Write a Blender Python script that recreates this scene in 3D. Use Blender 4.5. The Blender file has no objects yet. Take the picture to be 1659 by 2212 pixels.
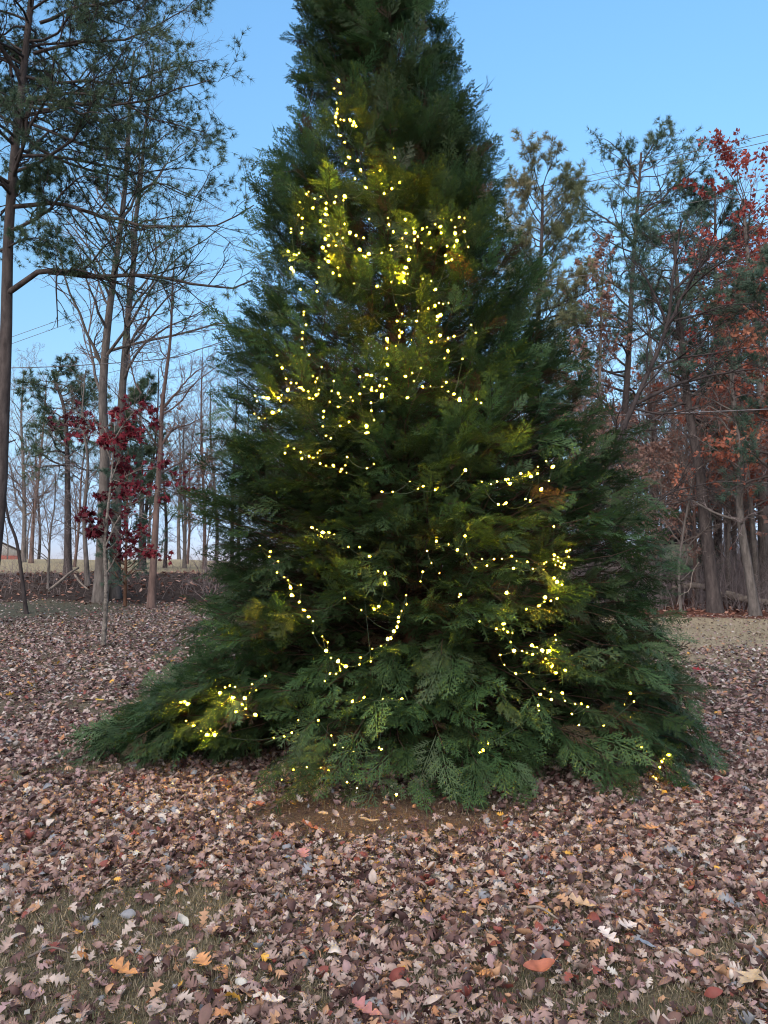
import bpy, math
import numpy as np
from mathutils import Vector

rng = np.random.default_rng(7)
C = bpy.context.scene.collection
R = math.radians

# ------------------------------------------------------------------ camera, sky, sun, exposure
CAM_H = 1.6
F = 1620.0                      # focal length in pixels of a 1659 x 2212 frame
CX, CY = 829.5, 1106.0
PITCH = math.atan((1240 - CY) / F)
cam_d = bpy.data.cameras.new("camera")
cam_d.sensor_fit = 'VERTICAL'
cam_d.sensor_height = 24.0
cam_d.lens = 24.0 * F / 2212.0
cam_d.clip_start = 0.05
cam_d.clip_end = 3000
cam = bpy.data.objects.new("camera", cam_d)
C.objects.link(cam)
cam.location = (0, 0, CAM_H)
cam.rotation_euler = (R(90) + PITCH, 0, 0)
bpy.context.scene.camera = cam

SUN_EL, SUN_AZ = 15.0, 200.0    # low evening light from behind the camera
w = bpy.data.worlds.new("World")
bpy.context.scene.world = w
w.use_nodes = True
nt = w.node_tree
nt.nodes.clear()
sky = nt.nodes.new('ShaderNodeTexSky')
sky.sky_type = 'NISHITA'
sky.sun_disc = False
sky.sun_elevation = R(SUN_EL)
sky.sun_rotation = R(SUN_AZ)
sky.altitude = 200
sky.air_density = 1.0
sky.dust_density = 0.35
sky.ozone_density = 4.5
tint = nt.nodes.new('ShaderNodeMix')
tint.data_type = 'RGBA'
tint.blend_type = 'MULTIPLY'
tint.inputs[0].default_value = 1.0
tcw = nt.nodes.new('ShaderNodeTexCoord')
sxyz = nt.nodes.new('ShaderNodeSeparateXYZ')
nt.links.new(tcw.outputs['Generated'], sxyz.inputs[0])
rw = nt.nodes.new('ShaderNodeValToRGB')     # evens out the bright band the daytime sky model puts at the horizon
el = rw.color_ramp.elements
el[0].position, el[0].color = .0, (.40, .36, .54, 1)
el[1].position, el[1].color = .62, (1.28, 1.32, 1.12, 1)
for p_, c_ in ((.05, (.48, .43, .56)), (.17, (.86, .71, .59)), (.42, (1.12, 1.08, .86))):
    x_ = el.new(p_); x_.color = (*c_, 1)
nt.links.new(sxyz.outputs[2], rw.inputs[0])
nt.links.new(rw.outputs[0], tint.inputs[7])
bg = nt.nodes.new('ShaderNodeBackground')
bg.inputs[1].default_value = 0.15
wo = nt.nodes.new('ShaderNodeOutputWorld')
nt.links.new(sky.outputs[0], tint.inputs[6])
nt.links.new(tint.outputs[2], bg.inputs[0])
nt.links.new(bg.outputs[0], wo.inputs[0])

sl = bpy.data.lights.new("sun", 'SUN')
sl.energy = 2.5
sl.angle = R(90)
sl.color = (1.0, 0.79, 0.64)
so = bpy.data.objects.new("sun", sl)
C.objects.link(so)
_az = R(SUN_AZ)
_d = Vector((math.sin(_az) * math.cos(R(48)), math.cos(_az) * math.cos(R(48)), math.sin(R(48))))
so.rotation_euler = _d.to_track_quat('Z', 'Y').to_euler()

vs = bpy.context.scene.view_settings
bpy.context.scene.display_settings.display_device = 'sRGB'
vs.view_transform = 'Standard'
vs.look = 'None'
vs.exposure = 1.26
vs.gamma = 1
cy = bpy.context.scene.cycles
cy.max_bounces = 5
cy.diffuse_bounces = 2
cy.glossy_bounces = 2
cy.transmission_bounces = 3
cy.transparent_max_bounces = 4
cy.sample_clamp_indirect = 4
cy.use_denoising = True
cy.pixel_filter_type = 'BLACKMAN_HARRIS'
cy.filter_width = 1.1

# ------------------------------------------------------------------ helpers
def unproj(px, py, Y):
    """point at depth Y seen at pixel (px, py) of the 1659 x 2212 frame"""
    u = (np.asarray(px, float) - CX) / F
    v = (CY - np.asarray(py, float)) / F
    y = math.cos(PITCH) - v * math.sin(PITCH)
    z = math.sin(PITCH) + v * math.cos(PITCH)
    Y = np.asarray(Y, float)
    return np.stack([u / y * Y, Y + 0 * u, CAM_H + z / y * Y], -1)

def sstep(a, b, x):
    t = np.clip((x - a) / (b - a), 0, 1)   # also falls when b < a
    return t * t * (3 - 2 * t)

_vn = np.random.default_rng(99).random((64, 64))
def vnoise(x, y):
    xi = np.floor(x).astype(int); yi = np.floor(y).astype(int)
    fx = x - xi; fy = y - yi
    fx = fx * fx * (3 - 2 * fx); fy = fy * fy * (3 - 2 * fy)
    g = lambda a, b: _vn[a % 64, b % 64]
    return (g(xi, yi) * (1 - fx) + g(xi + 1, yi) * fx) * (1 - fy) + (g(xi, yi + 1) * (1 - fx) + g(xi + 1, yi + 1) * fx) * fy

def fbm(x, y):
    return 0.55 * vnoise(x, y) + 0.3 * vnoise(x * 2.1 + 7, y * 2.1 + 3) + 0.15 * vnoise(x * 4.3 + 1, y * 4.3 + 9)

def terrain(x, y):
    x = np.asarray(x, float); y = np.asarray(y, float)
    u = x / np.maximum(y, 6.0)
    s = 1 - sstep(-0.27, -0.02, u)
    yl = np.interp(y, [0, 8, 16, 25, 27, 30, 33, 60, 75, 110, 200, 900], [0, 0, 0.2, 0.55, 0.8, 1.45, 1.65, 2.75, 2.7, 1.0, 0, 0])
    yr = np.interp(y, [0, 8, 20, 24, 30, 40, 60, 90, 200, 900], [0, 0, 0.02, 0.1, 0.3, 0.75, 1.5, 2.4, 3.0, 3.0])
    z = s * yl + (1 - s) * yr
    z = z + (fbm(x * 0.35 + 5, y * 0.35) - 0.5) * 0.12 * sstep(3, 14, y)
    z = z + (fbm(x * 1.3, y * 1.3 + 20) - 0.5) * 0.05
    z = z + (fbm(x * .8, y * .8) - .5) * 0.5 * s * sstep(26, 28, y) * (1 - sstep(31, 34, y))
    return z

def make_mesh(name, verts, faces, mat, parent=None, tint=None, loc=None, smooth=False):
    """faces: list of int arrays (n, k)"""
    me = bpy.data.meshes.new(name)
    verts = np.ascontiguousarray(verts, dtype=np.float32).reshape(-1, 3)
    faces = [f for f in faces if len(f)]
    nv = len(verts)
    me.vertices.add(nv)
    me.vertices.foreach_set('co', verts.ravel())
    nl = sum(f.size for f in faces); nf = sum(len(f) for f in faces)
    me.loops.add(nl)
    me.polygons.add(nf)
    me.loops.foreach_set('vertex_index', np.concatenate([f.ravel() for f in faces]).astype(np.int32))
    tot = np.concatenate([np.full(len(f), f.shape[1]) for f in faces])
    st = np.concatenate([[0], np.cumsum(tot)[:-1]]).astype(np.int32)
    me.polygons.foreach_set('loop_start', st)
    me.polygons.foreach_set('loop_total', tot.astype(np.int32))
    if smooth:
        me.polygons.foreach_set('use_smooth', np.ones(nf, dtype=bool))
    if tint is not None:
        a = me.attributes.new('tint', 'FLOAT', 'POINT')
        a.data.foreach_set('value', np.ascontiguousarray(tint, dtype=np.float32))
    me.update(calc_edges=True)
    me.materials.append(mat)
    o = bpy.data.objects.new(name, me)
    C.objects.link(o)
    if parent is not None:
        o.parent = parent
    if loc is not None:
        o.location = loc
    return o

def tag(o, label=None, cat=None, group=None, kind=None):
    if label: o['label'] = label
    if cat: o['category'] = cat
    if group: o['group'] = group
    if kind: o['kind'] = kind
    return o

def empty(name, loc, label, cat, group=None):
    e = bpy.data.objects.new(name, None)
    e.empty_display_size = 0.3
    C.objects.link(e)
    e.location = loc
    return tag(e, label, cat, group)

def norm(v):
    return v / np.maximum(np.linalg.norm(v, axis=-1, keepdims=True), 1e-9)

def perp(D):
    a = rng.normal(size=D.shape)
    return norm(a - (a * D).sum(-1, keepdims=True) * D)

class Tubes:
    def __init__(s):
        s.v = []; s.f = []; s.n = 0
    def add(s, P, Rr, k=5, cap=False):
        """P (M,n,3)  Rr (M,n)"""
        if len(P) == 0: return
        M, n, _ = P.shape
        T = np.empty_like(P)
        T[:, 1:-1] = P[:, 2:] - P[:, :-2]
        T[:, 0] = P[:, 1] - P[:, 0]
        T[:, -1] = P[:, -1] - P[:, -2]
        T = norm(T)
        mean = norm(P[:, -1] - P[:, 0])
        ref = np.where(np.abs(mean[:, 2:3]) > 0.8, np.array([[1., 0, 0]]), np.array([[0, 0, 1.]]))
        A = norm(np.cross(T, ref[:, None, :]))
        B = np.cross(T, A)
        th = np.arange(k) * 2 * math.pi / k
        ring = A[:, :, None, :] * np.cos(th)[None, None, :, None] + B[:, :, None, :] * np.sin(th)[None, None, :, None]
        V = P[:, :, None, :] + ring * Rr[:, :, None, None]
        base = s.n + np.arange(M)[:, None, None] * (n * k)
        i = np.arange(n - 1)[None, :, None] * k
        j = np.arange(k)[None, None, :]
        j2 = (j + 1) % k
        q = np.stack([base + i + j, base + i + j2, base + i + k + j2, base + i + k + j], -1).reshape(-1, 4)
        s.v.append(V.reshape(-1, 3)); s.f.append(q); s.n += M * n * k
        if cap:
            for m in range(M):
                for e in (0, (n - 1) * k):
                    s.f.append(np.array([[s.n - (M - m) * n * k + e + c for c in range(k)]]))
    def build(s, name, mat, parent=None, off=None, smooth=True):
        V = np.concatenate(s.v)
        if off is not None: V = V - np.asarray(off)
        return make_mesh(name, V, s.f, mat, parent, smooth=smooth)

def resample(path, n):
    path = np.asarray(path, float)
    # Catmull-Rom through the points, then even spacing
    p = np.vstack([2 * path[0] - path[1], path, 2 * path[-1] - path[-2]])
    out = []
    for i in range(1, len(p) - 2):
        t = np.linspace(0, 1, 8, endpoint=False)[:, None]
        a, b, c, d = p[i - 1], p[i], p[i + 1], p[i + 2]
        out.append(0.5 * (2 * b + (c - a) * t + (2 * a - 5 * b + 4 * c - d) * t ** 2 + (3 * b - a - 3 * c + d) * t ** 3))
    out.append(p[-2][None])
    q = np.vstack(out)
    s = np.concatenate([[0], np.cumsum(np.linalg.norm(np.diff(q, axis=0), axis=1))])
    u = np.linspace(0, s[-1], n)
    return np.stack([np.interp(u, s, q[:, k]) for k in range(3)], -1)

def grow(S, D, L, R0, n, wob=0.2, trop=0.0, taper=0.25):
    M = len(S)
    P = np.empty((M, n, 3)); P[:, 0] = S
    d = D.copy()
    for i in range(1, n):
        d = d + rng.normal(size=(M, 3)) * wob
        d[:, 2] += trop
        d = norm(d)
        P[:, i] = P[:, i - 1] + d * (L / (n - 1))[:, None]
    Rr = R0[:, None] * np.linspace(1, taper, n)[None]
    return P, Rr

def spawn(P, Rr, cnt, t0, t1, a0, a1, l0, l1, rr, flat=0.0, minr=0.002):
    M, n, _ = P.shape
    plen = np.linalg.norm(np.diff(P, axis=1), axis=2).sum(1)
    m = np.repeat(np.arange(M), cnt)
    K = len(m)
    t = t0 + (t1 - t0) * ((np.tile(np.arange(cnt), M) + rng.random(K)) / cnt)
    f = t * (n - 1); i = np.clip(f.astype(int), 0, n - 2); g = (f - i)[:, None]
    S = P[m, i] * (1 - g) + P[m, i + 1] * g
    T = norm(P[m, i + 1] - P[m, i])
    q = perp(T)
    if flat > 0:
        q[:, 2] *= (1 - flat); q = norm(q - (q * T).sum(-1, keepdims=True) * T)
    a = rng.uniform(a0, a1, K)[:, None]
    D = norm(np.cos(a) * T + np.sin(a) * q)
    L = plen[m] * rng.uniform(l0, l1, K) * (1 - 0.45 * t)
    r = np.maximum((Rr[m, i] * (1 - g[:, 0]) + Rr[m, i + 1] * g[:, 0]) * rr, minr)
    return S, D, L, r

def frames(Z, roll=None):
    """rotation matrices whose local +Y runs along Z"""
    q = perp(Z) if roll is None else roll
    x = norm(np.cross(Z, q)); z = np.cross(x, Z)
    return np.stack([x, Z, z], -1)

def scatter(tv, tf, pos, rot, scale):
    """tv (v,3) tf (f,k) -> verts, faces"""
    M = len(pos); v = len(tv)
    V = np.einsum('mij,vj->mvi', rot * np.asarray(scale).reshape(-1, 1, 1), tv) + pos[:, None, :]
    Fa = (tf[None] + (np.arange(M) * v)[:, None, None]).reshape(-1, tf.shape[1])
    return V.reshape(-1, 3), Fa

def needle_tuft(k, L, wdt, a0, a1, seed=1):
    g = np.random.default_rng(seed)
    V = []; Fc = []
    for i in range(k):
        a = g.uniform(a0, a1); p = g.uniform(0, 2 * math.pi)
        d = np.array([math.sin(a) * math.cos(p), math.cos(a), math.sin(a) * math.sin(p)])
        q = norm(np.cross(d, g.normal(size=3)))
        l = L * g.uniform(.75, 1.1); b = d * 0.0
        n = len(V)
        V += [b - q * wdt * .5, b + q * wdt * .5, d * l]
        Fc.append([n, n + 1, n + 2])
    return np.array(V), np.array(Fc)

# ------------------------------------------------------------------ materials
def new_mat(name):
    m = bpy.data.materials.new(name)
    m.use_nodes = True
    return m, m.node_tree, m.node_tree.nodes['Principled BSDF']

def ramp(nt, stops, interp='LINEAR'):
    r = nt.nodes.new('ShaderNodeValToRGB')
    r.color_ramp.interpolation = interp
    e = r.color_ramp.elements
    e[0].position, e[0].color = stops[0][0], (*stops[0][1], 1)
    e[1].position, e[1].color = stops[-1][0], (*stops[-1][1], 1)
    for p, c in stops[1:-1]:
        x = e.new(p); x.color = (*c, 1)
    return r

def leafy(name, stops, transl=0.25, rough=0.6, spec=0.25, interp='LINEAR', noise=None):
    m, nt, b = new_mat(name)
    a = nt.nodes.new('ShaderNodeAttribute'); a.attribute_name = 'tint'
    r = ramp(nt, stops, interp)
    nt.links.new(a.outputs['Fac'], r.inputs[0])
    col = r.outputs[0]
    if noise:
        tc = nt.nodes.new('ShaderNodeTexCoord')
        nz = nt.nodes.new('ShaderNodeTexNoise'); nz.inputs['Scale'].default_value = noise[0]; nz.inputs['Detail'].default_value = 4
        nt.links.new(tc.outputs['Object'], nz.inputs['Vector'])
        mr = nt.nodes.new('ShaderNodeMapRange'); mr.inputs[1].default_value = .3; mr.inputs[2].default_value = .7
        mr.inputs[3].default_value = noise[1]; mr.inputs[4].default_value = noise[2]
        nt.links.new(nz.outputs[0], mr.inputs[0])
        mx = nt.nodes.new('ShaderNodeVectorMath'); mx.operation = 'SCALE'
        nt.links.new(col, mx.inputs[0]); nt.links.new(mr.outputs[0], mx.inputs['Scale'])
        col = mx.outputs[0]
    nt.links.new(col, b.inputs['Base Color'])
    b.inputs['Roughness'].default_value = rough
    b.inputs['Specular IOR Level'].default_value = spec
    if transl > 0:
        tr = nt.nodes.new('ShaderNodeBsdfTranslucent')
        nt.links.new(col, tr.inputs[0])
        mix = nt.nodes.new('ShaderNodeMixShader'); mix.inputs[0].default_value = transl
        out = nt.nodes['Material Output']
        nt.links.new(b.outputs[0], mix.inputs[1]); nt.links.new(tr.outputs[0], mix.inputs[2])
        nt.links.new(mix.outputs[0], out.inputs[0])
    return m

def bark(name, c1, c2, scale=8, stretch=0.25, bump=0.5):
    m, nt, b = new_mat(name)
    tc = nt.nodes.new('ShaderNodeTexCoord')
    mp = nt.nodes.new('ShaderNodeMapping'); mp.inputs['Scale'].default_value = (1, 1, stretch)
    nz = nt.nodes.new('ShaderNodeTexNoise'); nz.inputs['Scale'].default_value = scale; nz.inputs['Detail'].default_value = 6
    nz.inputs['Roughness'].default_value = .7
    nt.links.new(tc.outputs['Object'], mp.inputs[0]); nt.links.new(mp.outputs[0], nz.inputs['Vector'])
    r = ramp(nt, [(0.35, c1), (0.65, c2)])
    nt.links.new(nz.outputs[0], r.inputs[0]); nt.links.new(r.outputs[0], b.inputs['Base Color'])
    bp = nt.nodes.new('ShaderNodeBump'); bp.inputs['Strength'].default_value = bump; bp.inputs['Distance'].default_value = .03
    nt.links.new(nz.outputs[0], bp.inputs['Height']); nt.links.new(bp.outputs[0], b.inputs['Normal'])
    b.inputs['Roughness'].default_value = .9
    b.inputs['Specular IOR Level'].default_value = .15
    return m

M_bark_pine = bark('bark_pine', (.035, .030, .030), (.085, .073, .07))
M_bark_grey = bark('bark_grey', (.065, .06, .056), (.165, .15, .14))
M_bark_dark = bark('bark_dark', (.020, .017, .018), (.058, .05, .05))
M_bark_brown = bark('bark_brown', (.07, .05, .045), (.17, .12, .105))
M_bark_cedar = bark('bark_cedar', (.05, .028, .018), (.11, .06, .04), 14)
M_bark_maple = bark('bark_maple', (.035, .032, .03), (.22, .205, .185), 14, 1.0)
M_twig = bark('twig_bark', (.11, .095, .098), (.24, .205, .205), 6)
M_twig_pale = bark('twig_pale', (.10, .085, .08), (.2, .17, .155), 6)
M_log = bark('log_bark', (.07, .06, .055), (.24, .21, .18), 6)

M_cedar = leafy('cedar_sprays', [(0, (.062, .042, .028)), (.12, (.048, .038, .02)), (.16, (.020, .033, .013)), (.45, (.029, .058, .021)), (.75, (.037, .086, .033)), (1, (.064, .135, .056))], .3, .55, .3, noise=(1.5, .75, 1.25))
M_pine = leafy('pine_needles', [(0, (.04, .075, .045)), (.5, (.065, .115, .07)), (1, (.12, .16, .09))], .25)
M_pine_yellow = leafy('pine_needles_tan', [(0, (.08, .11, .06)), (.5, (.14, .17, .09)), (1, (.25, .23, .14))], .25)
M_pine_dark = leafy('pine_needles_dark', [(0, (.035, .07, .05)), (.5, (.055, .11, .08)), (1, (.10, .15, .11))], .25)
M_red = leafy('red_oak_leaves', [(0, (.17, .03, .03)), (.5, (.30, .065, .055)), (1, (.42, .13, .09))], .35)
M_orange = leafy('orange_oak_leaves', [(0, (.24, .07, .05)), (.5, (.36, .13, .085)), (1, (.44, .21, .13))], .35)
M_brownleaf = leafy('brown_beech_leaves', [(0, (.17, .10, .085)), (.5, (.28, .17, .14)), (1, (.38, .26, .21))], .35)
M_crimson = leafy('crimson_leaves', [(0, (.06, .008, .016)), (.5, (.125, .014, .026)), (1, (.23, .028, .04))], .3)

# ------------------------------------------------------------------ ground
def axis_pts(a, b, near, far, c0, c1):
    out = [a]
    while out[-1] < b:
        p = out[-1]
        d = 0 if c0 <= p <= c1 else min(abs(p - c0), abs(p - c1))
        out.append(p + min(far, near + d * 0.06))
    return np.array(out)
gx = axis_pts(-420, 420, .22, 20, -9, 9)
gy = axis_pts(-40, 900, .22, 20, 1.5, 34)
GX, GY = np.meshgrid(gx, gy)
GZ = terrain(GX, GY)
nx, ny = len(gx), len(gy)
idx = np.arange(nx * ny).reshape(ny, nx)
gf = np.stack([idx[:-1, :-1], idx[:-1, 1:], idx[1:, 1:], idx[1:, :-1]], -1).reshape(-1, 4)

def lawn_edge(x):
    """where the right-hand lawn gives way to the leaf-strewn wood floor"""
    return 25.2 - 0.28 * (x - 10)

def zones(x, y):
    """weights of dirt under the tree, dark bank, left hill grass, right lawn, wood floor"""
    n = (fbm(x * .5 + 3, y * .5 + 8) - .5)
    u = x / np.maximum(y, 6)
    left = 1 - sstep(-0.14, -0.08, u)
    dirt = 1 - sstep(.65, 1.05, np.hypot((x - .0) / 1.2, (y - 5.15) / .62) + n * .6)
    bank = left * sstep(25.2, 26.2, y + n * 1.5) * (1 - sstep(32.5, 33.5, y + n))
    hill = left * sstep(32.8, 34, y + n)
    greyl = (1 - sstep(-9.6, -7.6, x + n * 3)) * sstep(20.2, 21.2, y + n * 2) * (1 - sstep(25, 26.2, y + n)) * left
    e = lawn_edge(x)
    right = 1 - left
    lawn = right * sstep(10.5, 15.5, y + n * 5 + (3.4 - np.minimum(x, 8)) * .5) * (1 - sstep(-.15, .15, y - e + n * .5))
    wood = right * sstep(-.15, .15, y - e + n * .5)
    return dirt, bank, hill, greyl, lawn, wood
Z = zones(GX, GY)

m_g, nt, b = new_mat('soil_and_grass')
tc = nt.nodes.new('ShaderNodeTexCoord')
def nz(scale, detail=5, rough=.6):
    n = nt.nodes.new('ShaderNodeTexNoise'); n.inputs['Scale'].default_value = scale
    n.inputs['Detail'].default_value = detail; n.inputs['Roughness'].default_value = rough
    nt.links.new(tc.outputs['Object'], n.inputs['Vector']); return n.outputs[0]
def mixc(f, a, b_):
    m = nt.nodes.new('ShaderNodeMix'); m.data_type = 'RGBA'
    nt.links.new(f, m.inputs[0]); nt.links.new(a, m.inputs[6]); nt.links.new(b_, m.inputs[7]); return m.outputs[2]
fine = nz(45, 6, .75); mid = nz(3.0, 5); 
def two(f, stops):
    r = ramp(nt, stops); nt.links.new(f, r.inputs[0]); return r.outputs[0]
col = two(fine, [(.3, (.04, .035, .028)), (.5, (.11, .10, .072)), (.72, (.22, .20, .14))])
zn = nt.nodes.new('ShaderNodeAttribute'); zn.attribute_name = 'zone_a'
sp = nt.nodes.new('ShaderNodeSeparateColor'); nt.links.new(zn.outputs['Color'], sp.inputs[0])
zn2 = nt.nodes.new('ShaderNodeAttribute'); zn2.attribute_name = 'zone_b'
sp2 = nt.nodes.new('ShaderNodeSeparateColor'); nt.links.new(zn2.outputs['Color'], sp2.inputs[0])
far_n = nz(9, 8, .8)
col = mixc(sp.outputs[0], col, two(fine, [(.3, (.03, .022, .018)), (.5, (.095, .066, .05)), (.7, (.20, .145, .11))]))
col = mixc(sp.outputs[1], col, two(far_n, [(.35, (.012, .010, .010)), (.55, (.05, .04, .036)), (.75, (.16, .125, .11))]))
col = mixc(sp.outputs[2], col, two(far_n, [(.3, (.19, .17, .11)), (.7, (.33, .29, .19))]))
col = mixc(sp2.outputs[0], col, two(far_n, [(.3, (.035, .04, .032)), (.7, (.12, .12, .09))]))
col = mixc(sp2.outputs[1], col, two(far_n, [(.3, (.17, .15, .105)), (.7, (.36, .32, .23))]))
col = mixc(sp2.outputs[2], col, two(far_n, [(.32, (.03, .016, .014)), (.55, (.13, .06, .045)), (.75, (.26, .15, .11))]))
nt.links.new(col, b.inputs['Base Color'])
b.inputs['Roughness'].default_value = 1.0
b.inputs['Specular IOR Level'].default_value = .05
bp = nt.nodes.new('ShaderNodeBump'); bp.inputs['Strength'].default_value = .8; bp.inputs['Distance'].default_value = .04
nt.links.new(fine, bp.inputs['Height']); nt.links.new(bp.outputs[0], b.inputs['Normal'])
ground = make_mesh('ground', np.stack([GX, GY, GZ], -1).reshape(-1, 3), [gf], m_g, smooth=True)
for nm, zz in (('zone_a', Z[0:3]), ('zone_b', Z[3:6])):
    a = ground.data.attributes.new(nm, 'FLOAT_COLOR', 'POINT')
    c = np.ones((GX.size, 4), np.float32)
    for k in range(3): c[:, k] = zz[k].ravel()
    a.data.foreach_set('color', c.ravel())
tag(ground, kind='structure')

# ------------------------------------------------------------------ fallen leaves
def leaf_template(kind, n, curl, fold, twist, seed):
    g = np.random.default_rng(seed)
    t = np.linspace(0, 1, n)
    env = np.sin(np.pi * np.clip(t * .96 + .03, 0, 1)) ** .75
    L, Rr = [], []
    for side in (-1, 1):
        pts = []
        for i, tt in enumerate(t):
            if kind == 'oak':
                tip = i % 2 == 1
                wd = (.40 if tip else .12) * env[i] * g.uniform(.8, 1.15)
                fw = .09 if tip else 0
            elif kind == 'white':
                wd = [.02, .10, .26, .24, .07, .36, .34, .08, .34, .30, .08, .20, .02][i] * g.uniform(.85, 1.12)
                fw = .05 if i in (2, 3, 5, 6, 8, 9) else 0
            elif kind == 'maple':
                tip = i in (1, 3, 5)
                wd = (.52 if i == 3 else .40 if i == 1 else .25 if i == 5 else .16) * (env[i] + .1)
                fw = .10 if tip else 0
            else:
                wd = .30 * env[i] ** .9 * g.uniform(.93, 1.05); fw = 0
            pts.append((side * wd, tt + fw))
        (L if side < 0 else Rr).append(pts)
    L, Rr = np.array(L[0]), np.array(Rr[0])
    V = []
    for i, tt in enumerate(t): V += [(L[i, 0], L[i, 1]), (0, tt), (Rr[i, 0], Rr[i, 1])]
    V = np.array(V)
    Fq = []
    for i in range(n - 1):
        a = i * 3
        Fq += [[a, a + 1, a + 4, a + 3], [a + 1, a + 2, a + 5, a + 4]]
    nv = len(V)
    V = np.vstack([V, [(-.012, -.22), (.012, -.22), (.012, .02), (-.012, .02)]])
    Fq.append([nv, nv + 1, nv + 2, nv + 3])
    x, y = V[:, 0], V[:, 1] - .5
    z = fold * np.abs(x) + curl * (y * y) * 1.6 + curl * .9 * x * x + twist * x * y + .05 * np.sin(y * 9 + seed) * np.abs(x) * 2
    return np.stack([x, y, z - z.min() * .5], -1), np.array(Fq)

def density(x, y):
    d, bank, hill, greyl, lawn, wood = zones(x, y)
    n = fbm(x * .9 + 30, y * .9 + 4)
    g = 1 - .75 * sstep(.52, .66, n) * (1 - sstep(7, 14, y))
    # thin cover in the corners near the camera
    g = g * (1 - .45 * (1 - sstep(2.9, 4.2, y - .25 * np.abs(x - .3))) * sstep(.38, .55, fbm(x * 1.6, y * 1.6 + 50)))
    g = g * (1 - .9 * d) * (1 - .62 * bank) * (1 - hill) * (1 - .9 * greyl) * (1 - .8 * lawn)
    g = np.where(wood > .5, .35, g)
    return g

templates = [('white', 13, .5, .4, .3, 21), ('white', 13, -.5, -.4, -.4, 22), ('white', 13, .9, .8, .5, 23), ('white', 13, .2, .3, .1, 24), ('white', 13, -.8, .4, .6, 25),
             ('oak', 9, .35, .25, .1, 1), ('oak', 9, -.3, -.2, .4, 2), ('oak', 10, .7, .5, -.3, 3), ('oak', 8, -.6, .3, .2, 4),
             ('oval', 7, .5, .6, .3, 5), ('oval', 7, -.5, -.5, -.3, 6), ('oak', 8, .1, .1, .2, 7), ('maple', 9, .3, .2, .2, 8), ('oval', 7, 1.1, 1.2, .2, 9)]
tpl = [leaf_template(*a) for a in templates]
tpl_far = [leaf_template('oak', 6, .4, .3, .2, 11), leaf_template('oval', 4, .5, .5, .1, 12), leaf_template('oval', 4, -.5, -.4, .3, 13), leaf_template('oak', 6, -.4, -.3, .1, 14)]

def put_leaves(n_try, y0, y1, half, tset, s0, s1, tiltmax, ybias=1.0):
    y = y0 + (y1 - y0) * rng.random(n_try) ** ybias
    x = (rng.random(n_try) * 2 - 1) * (half * y + 1.2)
    keep = rng.random(n_try) < density(x, y)
    x, y = x[keep], y[keep]
    n = len(x)
    z = terrain(x, y) + rng.random(n) ** 1.5 * .035
    k = rng.integers(0, len(tset), n)
    Vs, Fs, Ts = [], [], []
    off = 0
    for j, (tv, tf) in enumerate(tset):
        s = np.where(k == j)[0]
        if not len(s): continue
        up = norm(np.stack([rng.normal(size=len(s)) * tiltmax, rng.normal(size=len(s)) * tiltmax, np.where(rng.random(len(s)) < .5, 1., -1.)], -1))
        az = rng.uniform(0, 2 * np.pi, len(s))
        yv = np.stack([np.cos(az), np.sin(az), 0 * az], -1)
        yv = norm(yv - (yv * up).sum(-1, keepdims=True) * up)
        xv = np.cross(yv, up)
        rot = np.stack([xv, yv, up], -1)
        sc = s0 + (s1 - s0) * rng.random(len(s)) ** 1.6
        V, Fa = scatter(tv, tf, np.stack([x[s], y[s], z[s]], -1), rot, sc)
        # keep every leaf above the soil
        V = V.reshape(len(s), -1, 3)
        low = V[:, :, 2].min(1) - (terrain(x[s], y[s]) + .002)
        V[:, :, 2] -= np.minimum(low, 0)[:, None]
        V = V.reshape(-1, 3)
        Vs.append(V); Fs.append(Fa + off); off += len(V)
        Ts.append(np.repeat(rng.random(len(s)), len(tv)))
    return np.concatenate(Vs), np.concatenate(Fs), np.concatenate(Ts)

leaf_stops = [(0, (.035, .018, .020)), (.11, (.075, .042, .042)), (.24, (.14, .088, .083)), (.38, (.22, .155, .15)),
              (.52, (.27, .215, .205)), (.66, (.33, .29, .28)), (.76, (.40, .38, .375)), (.80, (.26, .185, .205)),
              (.86, (.32, .20, .13)), (.925, (.17, .05, .045)), (.950, (.34, .17, .09)), (.962, (.17, .19, .23)), (.985, (.38, .40, .40)), (.996, (.5, .30, .06))]
M_litter = leafy('dry_leaves', [(p_, (c_[0], c_[1] * .99, c_[2] * .94)) for p_, c_ in leaf_stops], .12, .65, .35, 'CONSTANT', noise=(30, .78, 1.2))
A = put_leaves(80000, 2.1, 8.5, .62, tpl, .026, .078, .55)
B_ = put_leaves(95000, 8.0, 26, .66, tpl_far, .045, .10, .45, 1.0)
nA = len(A[0])
litter = make_mesh('fallen_leaves', np.vstack([A[0], B_[0]]), [A[1], B_[1] + nA], M_litter, tint=np.concatenate([A[2], B_[2]]))
tag(litter, kind='stuff', label='carpet of dry oak leaves covering the yard', cat='leaves')
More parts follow.
